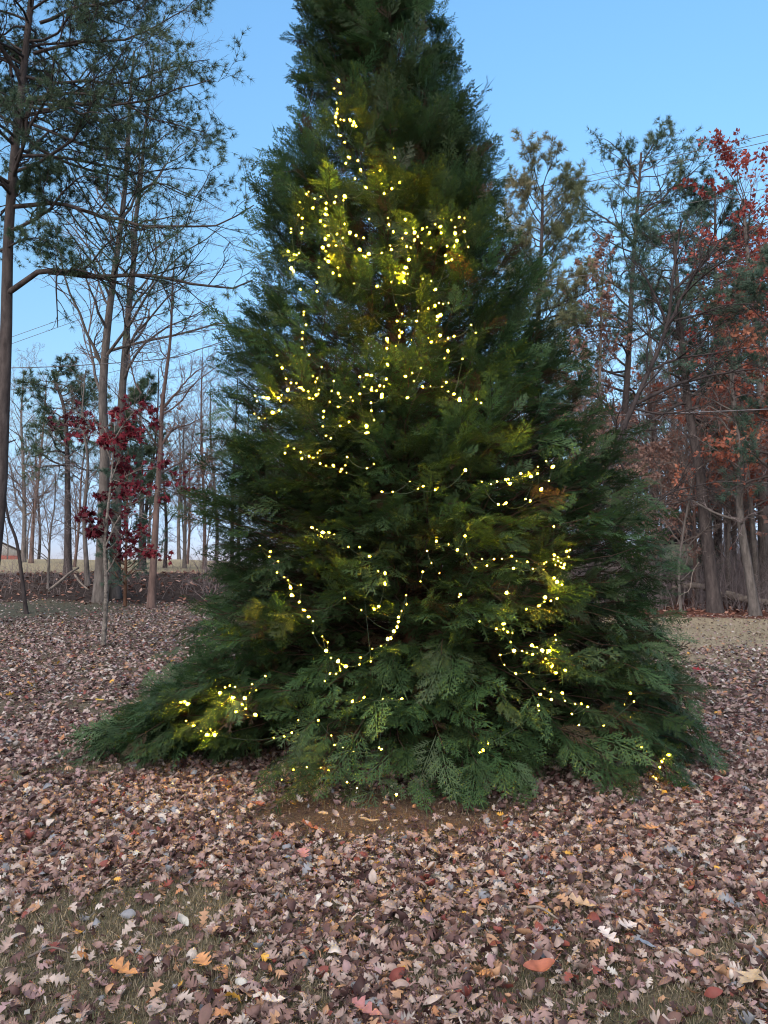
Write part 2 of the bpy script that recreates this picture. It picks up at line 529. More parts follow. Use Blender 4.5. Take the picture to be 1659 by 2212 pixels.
# crumbs: broken bits of leaf between the whole ones
crumb_t = [(np.array([(-.4, -.5, 0), (.3, -.4, .1), (.5, .4, -.05), (-.2, .5, .12)]), np.array([[0, 1, 2, 3]])), (np.array([(-.15, -.9, 0), (.2, -.7, .1), (.15, .9, .05), (-.1, .7, .0)]), np.array([[0, 1, 2, 3]]))]
Cr = put_leaves(150000, 2.1, 11, .62, crumb_t, .006, .022, .7)
crumbs = make_mesh('leaf_crumbs', Cr[0], [Cr[1]], M_litter, tint=Cr[2])
tag(crumbs, kind='stuff', label='broken bits of dry leaf scattered between the whole leaves', cat='leaves')
W_ = put_leaves(20000, 25, 42, .60, tpl_far[1:3], .10, .2, .4, .8)
M_litter2 = leafy('wood_floor_leaves', [(0, (.04, .018, .015)), (.35, (.14, .06, .045)), (.7, (.26, .13, .09)), (1, (.42, .30, .25))], .1, .7)
wl = make_mesh('woodland_leaves', W_[0], [W_[1]], M_litter2, tint=W_[2])
tag(wl, kind='stuff', label='russet leaf litter on the wood floor', cat='leaves')

# ------------------------------------------------------------------ grass
def blades(n_try, y0, y1, half, s0, s1, maskfn):
    y = y0 + (y1 - y0) * rng.random(n_try); x = (rng.random(n_try) * 2 - 1) * (half * y + 1)
    # tufts
    x = x + rng.normal(size=n_try) * .01
    keep = rng.random(n_try) < maskfn(x, y)
    x, y = x[keep], y[keep]; n = len(x)
    tv = np.array([(-.05, 0, 0), (.05, 0, 0), (.035, .5, .06), (-.035, .5, .06), (0, 1, .3)])
    az = rng.uniform(0, 2 * np.pi, n); le = np.abs(rng.normal(size=n)) * .7
    Y = norm(np.stack([np.cos(az) * le, np.sin(az) * le, np.ones(n)], -1))
    rot = frames(Y)
    V, _ = scatter(tv, np.array([[0, 1, 2]]), np.stack([x, y, terrain(x, y) - .004], -1), rot, rng.uniform(s0, s1, n))
    b5 = np.arange(n)[:, None] * 5
    return V, [b5 + np.array([[0, 1, 2, 3]]), b5 + np.array([[3, 2, 4]])], np.repeat(np.clip(rng.random(n) * .7 + .3 * fbm(x * 1.5, y * 1.5), 0, 1), 5)
M_grass = leafy('yard_grass', [(0, (.035, .06, .03)), (.3, (.075, .095, .05)), (.40, (.17, .16, .11)), (.8, (.31, .275, .20)), (1, (.44, .40, .31))], .3)
def near_mask(x, y):
    return np.clip(1.35 - density(x, y) * 1.15, .12, 1) * np.where(zones(x, y)[0] > .4, .12, 1)
V1, F1, T1 = blades(330000, 2.2, 8.0, .58, .015, .045, near_mask)
grass = make_mesh('grass', V1, F1, M_grass, tint=T1)
tag(grass, kind='stuff', label='short dead and green grass between the leaves', cat='grass')
def lawn_mask(x, y):
    z = zones(x, y); return z[4] * .9 + .05 * (1 - z[1])
V1, F1, T1 = blades(90000, 9, 26, .62, .04, .09, lawn_mask)
M_grass2 = leafy('lawn_grass', [(0, (.11, .11, .07)), (.5, (.25, .225, .155)), (1, (.42, .37, .27))], .3)
g2 = make_mesh('lawn_grass', V1, F1, M_grass2, tint=T1)
tag(g2, kind='stuff', label='pale winter lawn grass right of the tree', cat='grass')

# ------------------------------------------------------------------ the big evergreen
TY = 7.4
prof = np.array([(-420, 775, 815), (-300, 735, 865), (-150, 690, 910), (0, 655, 945), (100, 625, 1000), (200, 635, 1008), (270, 612, 1040), (330, 600, 1058), (400, 560, 1090),
                 (500, 535, 1098), (600, 512, 1165), (700, 500, 1190), (800, 462, 1230), (900, 445, 1290), (1000, 432, 1340), (1100, 412, 1395), (1200, 402, 1430),
                 (1300, 395, 1455), (1400, 375, 1490), (1500, 352, 1522), (1600, 350, 1528), (1700, 385, 1500), (1760, 430, 1450)])
pl = unproj(prof[:, 1], prof[:, 0], TY); pr = unproj(prof[:, 2], prof[:, 0], TY)
PZ = pl[::-1, 2]; PXL = pl[::-1, 0]; PXR = pr[::-1, 0]
ZTOP = PZ[-1]
def crown_c(z): return (np.interp(z, PZ, PXL) + np.interp(z, PZ, PXR)) / 2
def crown_rx(z): return (np.interp(z, PZ, PXR) - np.interp(z, PZ, PXL)) / 2
def crown_ry(z):
    return np.minimum(crown_rx(z) * .88, np.interp(z, [0, .25, .8, 9], [2.6, 2.76, 2.64, 2.5]))
def trunk_x(z): return np.interp(z, [0, 3, 8, 10], [.32, .15, -.12, -.2])

tree = empty('evergreen_tree', (float(trunk_x(0)), TY, float(terrain(.32, TY))), 'huge dark green cedar-like evergreen strung with lights in the middle of the yard', 'tree')
toff = np.array(tree.location)

def spray_template(seed, n2=9, planar=.16):
    """flat feathery spray, unit length along +Y"""
    g = np.random.default_rng(seed)
    V, Fc = [], []
    def blade(p, q, wd, nrm):
        d = q - p; s = norm(np.cross(d, nrm)) * wd
        n = len(V)
        V.extend([p, p + d * .45 + s, q, p + d * .45 - s]); Fc.append([n, n + 1, n + 2, n + 3])
    N = np.array([0, 0, 1.])
    axis = lambda t: np.array([.05 * math.sin(t * 3 + seed), t, -.12 * t * t])
    for i in range(3):
        blade(axis(i / 3), axis((i + 1.15) / 3), .013, N)
    for i in range(n2):
        t = .08 + .86 * i / n2
        for s in (-1, 1):
            if g.random() < .08: continue
            l = (.42 * (1 - t) ** .8 + .06) * g.uniform(.7, 1.15)
            a = R(g.uniform(36, 52))
            p = axis(t + (.03 if s > 0 else 0))
            d = np.array([s * math.sin(a), math.cos(a), g.normal() * planar])
            q = p + d * l + np.array([0, .04 * l, -.10 * l])
            blade(p, q, .014, N)
            k = max(2, int(l / .07))
            for j in range(k):
                u = .18 + .75 * j / k
                for s2 in (-1, 1):
                    l2 = .12 * (1 - u * .5) * g.uniform(.7, 1.2) * min(1, l / .25)
                    a2 = a * s + s2 * R(38)
                    pp = p + (q - p) * u
                    qq = pp + np.array([math.sin(a2), math.cos(a2), g.normal() * planar * 1.5 - .1]) * l2
                    blade(pp, qq, .0105, N)
    V = np.array(V); Fc = np.array(Fc)
    quads = Fc[Fc[:, 2] != Fc[:, 3]]; tris = Fc[Fc[:, 2] == Fc[:, 3]][:, :3]
    return V, quads, tris
sprays = [spray_template(s) for s in (1, 2, 3, 4)]

def limb_set(n, zf, extra=None):
    """tips on the crown outline; returns bezier control points"""
    # tips spread over the outline with density following the girth
    zt = np.linspace(.05, ZTOP - .05, 4000)
    wgt = (crown_rx(zt) + crown_ry(zt)) ** 1.0; cdf = np.cumsum(wgt); cdf /= cdf[-1]
    z = np.interp(rng.random(n), cdf, zt)
    a = rng.uniform(0, 2 * np.pi, n)
    bump = .94 + .34 * (fbm(a * 2.2 + 11, z * 2.4) - .5)
    k = np.clip(bump, .82, 1.03) * rng.uniform(.84, .98, n)
    k = np.where(rng.random(n) < .12, k + rng.uniform(.02, .18, n) / crown_rx(z), k)
    k = k - np.interp(z, [0, 4, 6], [.02, .03, .09]) / crown_rx(z)
    tx = crown_c(z) + np.cos(a) * crown_rx(z) * k
    ty = TY + np.sin(a) * crown_ry(z) * k
    gap = fbm(tx * 2.0 + 13, z * 2.4 + 2)
    lefty = sstep(.35, -.3, (tx - crown_c(z)) / crown_rx(z) + 0 * z) * sstep(2.4, 3.2, z) * (1 - sstep(6.2, 7.2, z))
    keep = rng.random(n) > (.40 + .26 * lefty) * sstep(.54 + .12 * lefty, .42 + .12 * lefty, gap) * (.35 + .65 * sstep(2.4, 3.4, z)) * sstep(.9, 1.6, z)
    z, a, k, tx, ty = z[keep], a[keep], k[keep], tx[keep], ty[keep]; n = len(z)
    r = np.hypot(tx - trunk_x(z), ty - TY)
    rise = r * np.interp(z, [0, 1, 2.5, 5, 9], [.02, .12, .42, .75, 1.0]) * rng.uniform(.7, 1.25, n)
    z0 = np.maximum(z - rise, .12 + rng.random(n) * .25)
    S = np.stack([trunk_x(z0) + 0 * z0, TY + 0 * z0, z0], -1)
    E = np.stack([tx, ty, z], -1)
    mid = S * .45 + E * .55
    mid[:, 2] += r * np.interp(z, [0, 1.2, 3, 9], [.16, .06, -.10, -.16])
    return S, mid, E

def bez(S, Mi, E, n):
    t = np.linspace(0, 1, n)[None, :, None]
    return (1 - t) ** 2 * S[:, None] + 2 * t * (1 - t) * Mi[:, None] + t * t * E[:, None]

S, Mi, E = limb_set(2300, None)
# low lobe reaching out to the left
nl = 230
a = rng.uniform(0, 2 * np.pi, nl); rr_ = np.sqrt(rng.random(nl))
lx = -1.72 + np.cos(a) * .86 * rr_; ly = 6.9 + np.sin(a) * .85 * rr_
lz = np.clip(.84 - .62 * (np.maximum(-1.35 - lx, 0) / 1.2) ** 1.1, .1, 1.2) * rng.uniform(.25, 1.0, nl)
E2 = np.stack([lx, ly, lz + .03], -1); S2 = np.stack([np.full(nl, -.6) + rng.normal(size=nl) * .3, 7.1 + rng.normal(size=nl) * .3, rng.uniform(.15, .45, nl)], -1)
M2 = (S2 + E2) / 2; M2[:, 2] += .12
S = np.vstack([S, S2]); Mi = np.vstack([Mi, M2]); E = np.vstack([E, E2])
LP = bez(S, Mi, E, 9)
LP[:, 1:-1] += rng.normal(size=LP[:, 1:-1].shape) * .032
sw_ = rng.normal(size=(len(LP), 1, 3)) * np.sin(np.linspace(0, 1, 9) * np.pi * 2)[None, :, None] * .05 + rng.normal(size=(len(LP), 1, 3)) * np.sin(np.linspace(0, 1, 9) * np.pi)[None, :, None] * .07
LP += sw_
LP[:, :, 2] = np.maximum(LP[:, :, 2], terrain(LP[:, :, 0], LP[:, :, 1]) + .04)
Ll = np.linalg.norm(E - S, axis=1)
LR = (0.003 + .0032 * Ll)[:, None] * np.linspace(1, .25, 9)[None]
tb = Tubes()
tz = np.linspace(-.1, ZTOP - .1, 26)
tp = np.stack([trunk_x(tz) + .03 * np.sin(tz * 2), TY + .03 * np.cos(tz * 1.7), tz], -1)
tb.add(tp[None], np.interp(tz, [-.1, .1, .6, 5, 9.5], [.24, .19, .15, .085, .015])[None], 10)
tb.build('trunk', M_bark_cedar, tree, toff)
tb = Tubes(); tb.add(LP, LR, 4)
tb.build('branches', bark('cedar_limb_bark', (.03, .022, .018), (.068, .046, .036), 14), tree, toff)

# sprays along the limbs
def spray_pts(P, per, t0, t1):
    M, n, _ = P.shape
    m = np.repeat(np.arange(M), per); K = len(m)
    t = t0 + (t1 - t0) * (np.tile(np.arange(per), M) + rng.random(K)) / per
    f = t * (n - 1); i = np.clip(f.astype(int), 0, n - 2); g = (f - i)[:, None]
    p = P[m, i] * (1 - g) + P[m, i + 1] * g
    T = norm(P[m, i + 1] - P[m, i])
    return m, t, p, T
per = 17
m, t, p, T = spray_pts(LP, per, .26, 1.0)
K = len(m)
side = norm(np.cross(T, np.array([[0, 0, 1.]])))
upv = np.cross(side, T)
sgn = np.where(np.arange(K) % 2 == 0, 1., -1.)[:, None]
ang = (rng.uniform(R(22), R(55), K) * (1 - .75 * (t > .93)))[:, None]
upn = norm(upv + rng.normal(size=(K, 3)) * .45)
D = norm(np.cos(ang) * T + np.sin(ang) * sgn * side + rng.normal(size=(K, 3)) * .24)
D[:, 2] += np.interp(p[:, 2], [0, 1.5, 4, 9], [-.12, -.12, .05, .25]); D = norm(D)
zv = norm(upn - (upn * D).sum(-1, keepdims=True) * D)
xv = np.cross(D, zv)
rot = np.stack([xv, D, zv], -1)
sc = rng.uniform(.12, .29, K) * np.interp(p[:, 2], [0, 2, 6, 9], [1.1, 1.05, 1.05, .95]) * np.where(t > .84, rng.uniform(1.0, 1.7, K), 1.0)
tl = np.clip(.45 + .25 * (fbm(p[:, 0] * 1.6 + 3 + p[:, 1], p[:, 2] * 1.6) - .5) * 2 + rng.normal(size=K) * .13 + np.where(t > .9, .12, 0), .17, 1)
dead = (rng.random(K) < np.interp(t, [.34, .55, .72, 1], [.5, .26, .09, .01]))
tl = np.where(dead, rng.random(K) * .12, tl)
p[:, 2] = np.maximum(p[:, 2], terrain(p[:, 0], p[:, 1]) + .03)
Vs, Q, Tr, Tt = [], [], [], []
off = 0
kk = rng.integers(0, len(sprays), K)
for j, (sv, sq, st) in enumerate(sprays):
    s = kk == j
    V, q = scatter(sv, sq, p[s], rot[s], sc[s]); _, tr = scatter(sv[:1], st, p[s][:0], rot[s][:0], sc[s][:0]) if False else (None, None)
    n_ = s.sum(); base = (np.arange(n_) * len(sv))[:, None, None]
    tr = (st[None] + base).reshape(-1, 3)
    Vs.append(V); Q.append(q + off); Tr.append(tr + off); off += len(V)
    Tt.append(np.repeat(tl[s], len(sv)))
V = np.concatenate(Vs)
V[:, 2] = np.maximum(V[:, 2], -.02)
make_mesh('crown', V - toff, [np.concatenate(Q), np.concatenate(Tr)], M_cedar, tree, tint=np.concatenate(Tt))

# ------------------------------------------------------------------ string lights
def cropped(pts, x0, y0, s):
    a = np.array(pts, float); return np.stack([(x0 + a[:, 0] * s) / 1.8228, (y0 + a[:, 1] * s) / 1.8228], -1)
bA = [(600,440),(575,481),(609,508),(587,560),(593,596),(590,617),(583,638),(610,651),(628,655),(662,655),(683,669),(677,684),(694,686),(597,687),(583,667),(599,735),(611,738),(632,775),(648,855),(657,858),(638,890),(704,874),
(897,807),(906,858),(720,927),(790,937),(825,928),(849,962),(920,934),(688,972),(833,1001),(931,994),(749,1022),(889,1028),(847,1055),
(424,1057),(436,1045),(468,1081),(502,1070),(585,1070),(634,1070),(625,1090),(577,1103),(532,1105),(532,1137),(388,1102),(405,1138),(388,1140),(458,1133),(381,1170),(402,1188),(532,1168),(501,1204),(524,1230),(632,1220),(342,1245),(403,1240),(340,1265),(398,1268),(545,1282),(527,1302),(590,1275),(621,1297),(660,1268),(694,1283),(735,1295),(513,1349),(545,1337),(530,1368),(585,1337),(326,1370),(355,1385),(370,1388),(384,1378),(525,1410),(543,1395),(541,1423),(333,1418),(492,1457),(343,1463),(355,1477),(715,1360),(765,1383),(733,1392),(833,1377),(745,1398)]
bA2 = [(867,1187),(962,1196),(873,1225),(765,1193),(1005,1243),(1012,1267),(1055,1247),(1030,1288),(1080,1237),(1012,1308),(946,1298),(970,1343),(993,1349),(880,1337),(886,1359),(967,1268),(897,1262),(1052,1325),(1092,1270),(1101,1350),(1125,1222),(1167,1190),(1158,1267),(1152,1235),(1213,1198),(1255,1183),(1284,1187),(1232,1238),(1235,1270),(1283,1260),(1243,1312),(1190,1340),(1230,1335),(1227,1343),(1305,1345),(1180,1391),(1256,1391),(1284,1399),(1183,1428),(1196,1420),(1215,1415),
(980,1414),(967,1457),(958,1490),(950,1485),(975,1492),(908,1485),(885,1535),(957,1535),(1103,1530),(1057,1520),(1125,1577),(808,1559),(682,1543),(912,1660),(946,1709),(960,1750),(1022,1748),(1033,1694),(1085,1680),(1124,1665),(1145,1651),(1168,1655),(1198,1650),(1140,1725),(1155,1717),(1132,1742),(918,1748),(930,1797),(942,1810),(930,1832),(864,1850),(866,1865),(862,1897),(909,1883),(1150,1826),(1085,1840),(1195,1842),(1227,1830),(992,1851),(1105,1862),(1320,1768),(1345,1812)]
bA3 = [(569,1487),(604,1500),(623,1415),(595,1457),(391,1577),(482,1538),(482,1586),(410,1697),(408,1715),(422,1768),(403,1810),(402,1845),(400,1893)]
bB = [(170,738),(205,828),(233,905),(270,935),(245,990),(200,1025),(180,1045),(195,1070),(70,1040),(98,1047),(22,1068),(10,1030),(138,1152),(183,1135),(38,1190),(80,1192),(2,1160),(400,733),(492,822),(427,885),(460,902),(447,928),(308,938),(327,970),(347,975),(360,988),(395,997),(453,1022),(467,1017),(472,985),(403,1047),(428,1050),(550,1074),(565,995),(613,1013),(627,1041),(702,1041),(718,1066),(613,1109),(507,1141),(502,1186),(500,1252),(580,922)]
bB2 = [(770,891),(821,877),(850,881),(800,965),(767,1015),(855,970),(853,988),(890,993),(912,957),(943,962),(927,1027),(928,1040),(850,1080),(853,1137),(872,1205),(818,1250),(818,1262),(808,1300),(825,1297),(690,1220),(627,1247),(522,1320),(558,1337),(248,1390),(293,1412),(225,1447),(340,1440),(430,1477),(400,1470),(462,1445),(480,1427),(677,1475),(481,1522),(523,1538),(577,1538),(665,1533),(636,1562),(628,1580),(672,1588),(970,803),(962,908),(1150,862),(1163,922),(1212,828),(1253,862),(1098,888),(1115,1043),(1225,965),(1281,962),(1395,930),(1365,963),(1410,998),(1450,1017),(1490,1050),(1495,1063),(1615,1055),(1650,1082),(1513,762),(1382,758),(1408,705),(347,1485),(870,1525),(820,1555)]
bC = [(547,461),(577,472),(617,492),(655,492),(690,505),(783,587),(855,588),(204,578),(274,617),(267,650),(324,682),(317,754),(363,786),(388,804),(405,853),(415,903),(463,947),(494,999),(524,1043),(553,1072),(472,835),(757,921),(867,998),(952,994),(982,975),(1160,902),(1163,962),(1130,1005),(1110,1047),(1110,1075),(1101,1108),(1082,1137),(1041,1186),(1060,1182),(995,1234),(939,1252),(930,1334),(863,1309),(855,1355),(768,1367),(717,1331),(670,1312),(638,1266),(648,1210),(613,1170),(551,1149),(663,1413),(703,1415),(730,1395),(629,1463),(978,745),(922,648),(1021,825),(1022,757)]
bC2 = [(1547,85),(1183,160),(1270,190),(1239,205),(1003,227),(1072,227),(1350,213),(1298,612),(1325,692),(1268,750),(1253,812),(1359,548),(1437,570),(1544,515),(1494,607),(1510,895),(1505,912),(1518,900),(1638,1073),(1612,722),(1378,757)]
b6 = [(278,710),(310,675),(340,662),(375,672),(362,742),(440,745),(423,788),(446,813),(382,833),(508,855),(67,782),(47,767),(22,772),(56,893),(105,923),(152,960),(195,985),(213,947),(243,983),(255,975),(487,653),(513,692),(573,601),(787,890),(919,890),(745,970),(697,995),(627,1003),(1003,990),(1025,1051),(1079,1068),(1152,1095),(1315,1070),(1328,1080),(1142,765),(1217,739),(1340,748),(1465,748),(755,1213),(843,1196),(934,1198),(983,1218),(1105,1293),(1172,1333),(1238,1382),(1428,1375),(1347,1478),(1448,1475),(680,1276)]
bD = [(327,327),(385,343),(427,325),(483,312),(500,308),(511,340),(582,273),(650,292),(690,275),(693,230),(747,193),(790,230),(715,377),(718,372),(765,320),(612,440),(643,452),(435,475),(470,475),(483,467),(167,773),(228,800),(328,831),(407,832),(459,831),(522,812),(552,843),(625,850),(660,895),(533,893),(360,875),(285,887),(733,863),(748,852),(730,900),(800,804),(797,833),(825,843),(843,855),(868,865),(858,888),(838,880),(808,870),(893,818),(880,783),(903,772),(822,820),(817,983),(850,1000),(800,955),(490,1053),(740,1083),(778,1105),(735,1110),(820,1088),(699,1137),(618,1160),(797,620)]
bD2 = [(312,1240),(468,1255),(423,1287),(468,1290),(495,1308),(528,1315),(515,1373),(807,1327),(810,1360),(655,1395),(688,1407),(720,1427),(763,1430),(755,1445),(537,1430),(590,1432),(622,1445),(658,1455),(725,1440),(445,1457),(475,1523),(742,1482),(728,1503),(760,1515),(790,1528),(780,1533),(870,1558),(810,1575),(548,1578),(637,1570)]
b7 = [(590,600),(612,568),(710,592),(648,585),(650,628),(725,635),(780,652),(815,650),(848,668),(580,662),(583,688),(762,707),(1080,593),(1050,655),(1100,640),(800,768),(935,770),(308,868),(262,915),(280,905),(1180,948),(1170,978),(1252,965),(1262,950),(1288,930),(1240,997),(1205,1047),(1220,1057),(1322,1090),(1142,890)]
strands = [
    ('highest warm white light string, ending in a dense upper left cluster', cropped(bA, 900, 0, .7233)),
    ('warm white light string right of the middle of the upper crown, in two bright clumps', cropped(bA2, 900, 0, .7233)),
    ('warm white light string on the left edge of the crown halfway up', np.vstack([cropped(bA3, 900, 0, .7233), cropped(bB, 1000, 1000, .5425)])),
    ('warm white light string sprinkled over the centre of the tree', cropped(bB2, 1000, 1000, .5425)),
    ('warm white light string looping in a low V left of the trunk', cropped(bC, 900, 1800, .6028)),
    ('warm white light string with a few single bright bulbs right of the trunk', cropped(bC2, 900, 1800, .6028)),
    ('warm white light string along the lowest left boughs near the ground', cropped(b6, 700, 2300, .6028)),
    ('warm white light string across the right side above the widest part of the tree', cropped(bD, 1700, 1700, .6028)),
    ('warm white light string in a tight glowing bunch on the lower right boughs', cropped(bD2, 1700, 1700, .6028)),
    ('warm white light string on the lowest right boughs reaching the right skirt', cropped(b7, 1700, 2300, .7233)),
]
def onto_crown(px, py, depth):
    """follow the sight line until it is inside the crown outline scaled by depth"""
    Ys = np.linspace(4.3, 8.2, 500)
    P = unproj(np.full(500, px), np.full(500, py), Ys)
    z = P[:, 2]
    e = np.hypot((P[:, 0] - crown_c(z)) / (crown_rx(z) * depth), (Ys - TY) / (crown_ry(z) * depth))
    lobe = np.hypot((P[:, 0] + 1.75) / .85, (Ys - 6.9) / .8) + np.where(z > .9, 9, 0)
    e = np.minimum(e, lobe)
    ins = np.where((e < 1) & (z > .06))[0]
    i = ins[0] if len(ins) else int(np.argmin(e))
    return P[i]

def emitter(name, strength, colr):
    m_, nt_, b_ = new_mat(name)
    b_.inputs['Base Color'].default_value = (.8, .7, .5, 1)
    b_.inputs['Emission Color'].default_value = (*colr, 1)
    b_.inputs['Emission Strength'].default_value = strength
    tc_ = nt_.nodes.new('ShaderNodeTexCoord'); sx_ = nt_.nodes.new('ShaderNodeSeparateXYZ'); nt_.links.new(tc_.outputs['Object'], sx_.inputs[0])
    mr_ = nt_.nodes.new('ShaderNodeMapRange'); mr_.inputs[1].default_value = .006; mr_.inputs[2].default_value = .010
    mr_.inputs[3].default_value = 19; mr_.inputs[4].default_value = strength      # glass dim at the socket, white-hot at the tip
    nt_.links.new(sx_.outputs[2], mr_.inputs[0]); nt_.links.new(mr_.outputs[0], b_.inputs['Emission Strength'])
    return m_
M_bulb = emitter('lit_bulb', 620, (1.0, .57, .016))
M_bulb_hi = emitter('lit_bulb_bright', 1700, (1.0, .58, .016))
M_cord = new_mat('green_cord')[0]
M_cord.node_tree.nodes['Principled BSDF'].inputs['Base Color'].default_value = (.012, .03, .014, 1)
def bulb_mesh(rad, lng, mat):
    rings = [(0, 0), (.55, .15), (.95, .42), (.8, .72), (0, 1)]
    V = []; Fq = []; k = 6
    for r_, h in rings[1:-1]:
        for j in range(k): V.append((rad * r_ * math.cos(j * 2 * math.pi / k), rad * r_ * math.sin(j * 2 * math.pi / k), (h - .5) * lng))
    V += [(0, 0, -.5 * lng), (0, 0, .5 * lng)]
    q = [[i * k + j, i * k + (j + 1) % k, (i + 1) * k + (j + 1) % k, (i + 1) * k + j] for i in range(2) for j in range(k)]
    tr = [[3 * k, (j + 1) % k, j] for j in range(k)] + [[3 * k + 1, 2 * k + j, 2 * k + (j + 1) % k] for j in range(k)]
    o = make_mesh('bulb', np.array(V), [np.array(q), np.array(tr)], mat, smooth=True)
    me = o.data; bpy.data.objects.remove(o); return me
me_b = bulb_mesh(.008, .024, M_bulb); me_h = bulb_mesh(.0105, .030, M_bulb_hi)
bright = cropped([(715,377),(217,250),(187,1075),(817,983),(740,1083),(655,1395),(720,1427),(763,1430),(490,1053),(537,1430),(650,292),(790,230),(511,340)], 1700, 1700, .6028)
bright = np.vstack([bright, cropped([(278,710),(440,745),(508,855),(67,782),(243,983),(195,985),(362,742)], 700, 2300, .6028),
                    cropped([(1012,1267),(1235,1270),(1243,1312),(541,1423),(660,1268),(715,1360),(765,1383),(967,1457),(957,1535),(1140,1725),(1155,1717),(864,1850),(980,1414),(513,1349),(634,1070),(532,1168),(343,1463),(1150,1826)], 900, 0, .7233),
                    cropped([(818,1250),(927,1027),(245,990),(98,1047),(138,1152),(1495,1063)], 1000, 1000, .5425),
                    cropped([(638,1266),(717,1331),(768,1367),(1041,1186),(1082,1137),(415,903),(405,853),(617,492)], 900, 1800, .6028)])
for lab, pts in strands:
    P = np.array([onto_crown(a_, b__, rng.uniform(.93, 1.0) if rng.random() < .68 else rng.uniform(.84, .93)) for a_, b__ in pts])
    # order the bulbs as a wire would run
    order = [int(np.argmax(P[:, 2]))]; left = set(range(len(P))) - set(order)
    while left:
        l = list(left); d = np.linalg.norm(P[l] - P[order[-1]], axis=1)
        order.append(l[int(np.argmin(d))]); left.discard(order[-1])
    P = P[order]; pts = pts[order]
    st = empty('string_lights', P[0], lab, 'string lights', 'light strings on the tree')
    so_ = np.array(P[0])
    tb = Tubes()
    for i in range(len(P) - 1):
        d = np.linalg.norm(P[i + 1] - P[i])
        t_ = np.linspace(0, 1, 5)[:, None]
        q = P[i] * (1 - t_) + P[i + 1] * t_
        q[:, 2:] -= (4 * t_ * (1 - t_)) * d * .12
        q[:, 1:2] += (4 * t_ * (1 - t_)) * (.02 + d * d * .5)
        q[:, 2] -= .012 * 0
        tb.add(q[None], np.full((1, 5), .0022), 4)
    tb.build('cord', M_cord, st, so_)
    for i in range(len(P)):
        hi = np.min(np.hypot(bright[:, 0] - pts[i, 0], bright[:, 1] - pts[i, 1])) < 1.5
        o = bpy.data.objects.new('bulb', me_h if hi else me_b)
        C.objects.link(o); o.parent = st
        o.location = P[i] - so_
        out_ = Vector((P[i, 0] - float(crown_c(P[i, 2])), (P[i, 1] - TY) * 1.3, .3)).normalized() + Vector(rng.normal(size=3) * .45)
        o.rotation_euler = out_.to_track_quat('Z', 'Y').to_euler()
        o.scale = (1.1 if hi else float(rng.choice([.3, .4, .55, .8, 1.1])),) * 3
# ------------------------------------------------------------------ trees of the yard edge and the woods
tuft_l = needle_tuft(12, 1, .07, .2, 1.3, 3)
tuft_s = needle_tuft(8, 1, .085, .2, 1.3, 4)
leaf_q = (np.array([(0, 0, 0), (-.34, .45, .08), (0, 1, -.05), (.34, .5, .1), (0, .5, -.04)]), np.array([[0, 4, 1], [1, 4, 2], [0, 3, 4], [4, 3, 2]]))
leaf_m = (np.array([(0, 0, 0), (-.5, .18, .04), (-.2, .38, .0), (-.42, .75, .08), (-.12, .62, 0), (0, 1.05, -.05), (.12, .62, 0), (.42, .75, .08), (.2, .38, 0), (.5, .18, .04)]),
          np.array([[0, 2, 1], [2, 4, 3], [0, 8, 6], [0, 6, 4], [0, 4, 2], [4, 6, 5], [8, 9, 0], [6, 8, 7]]))

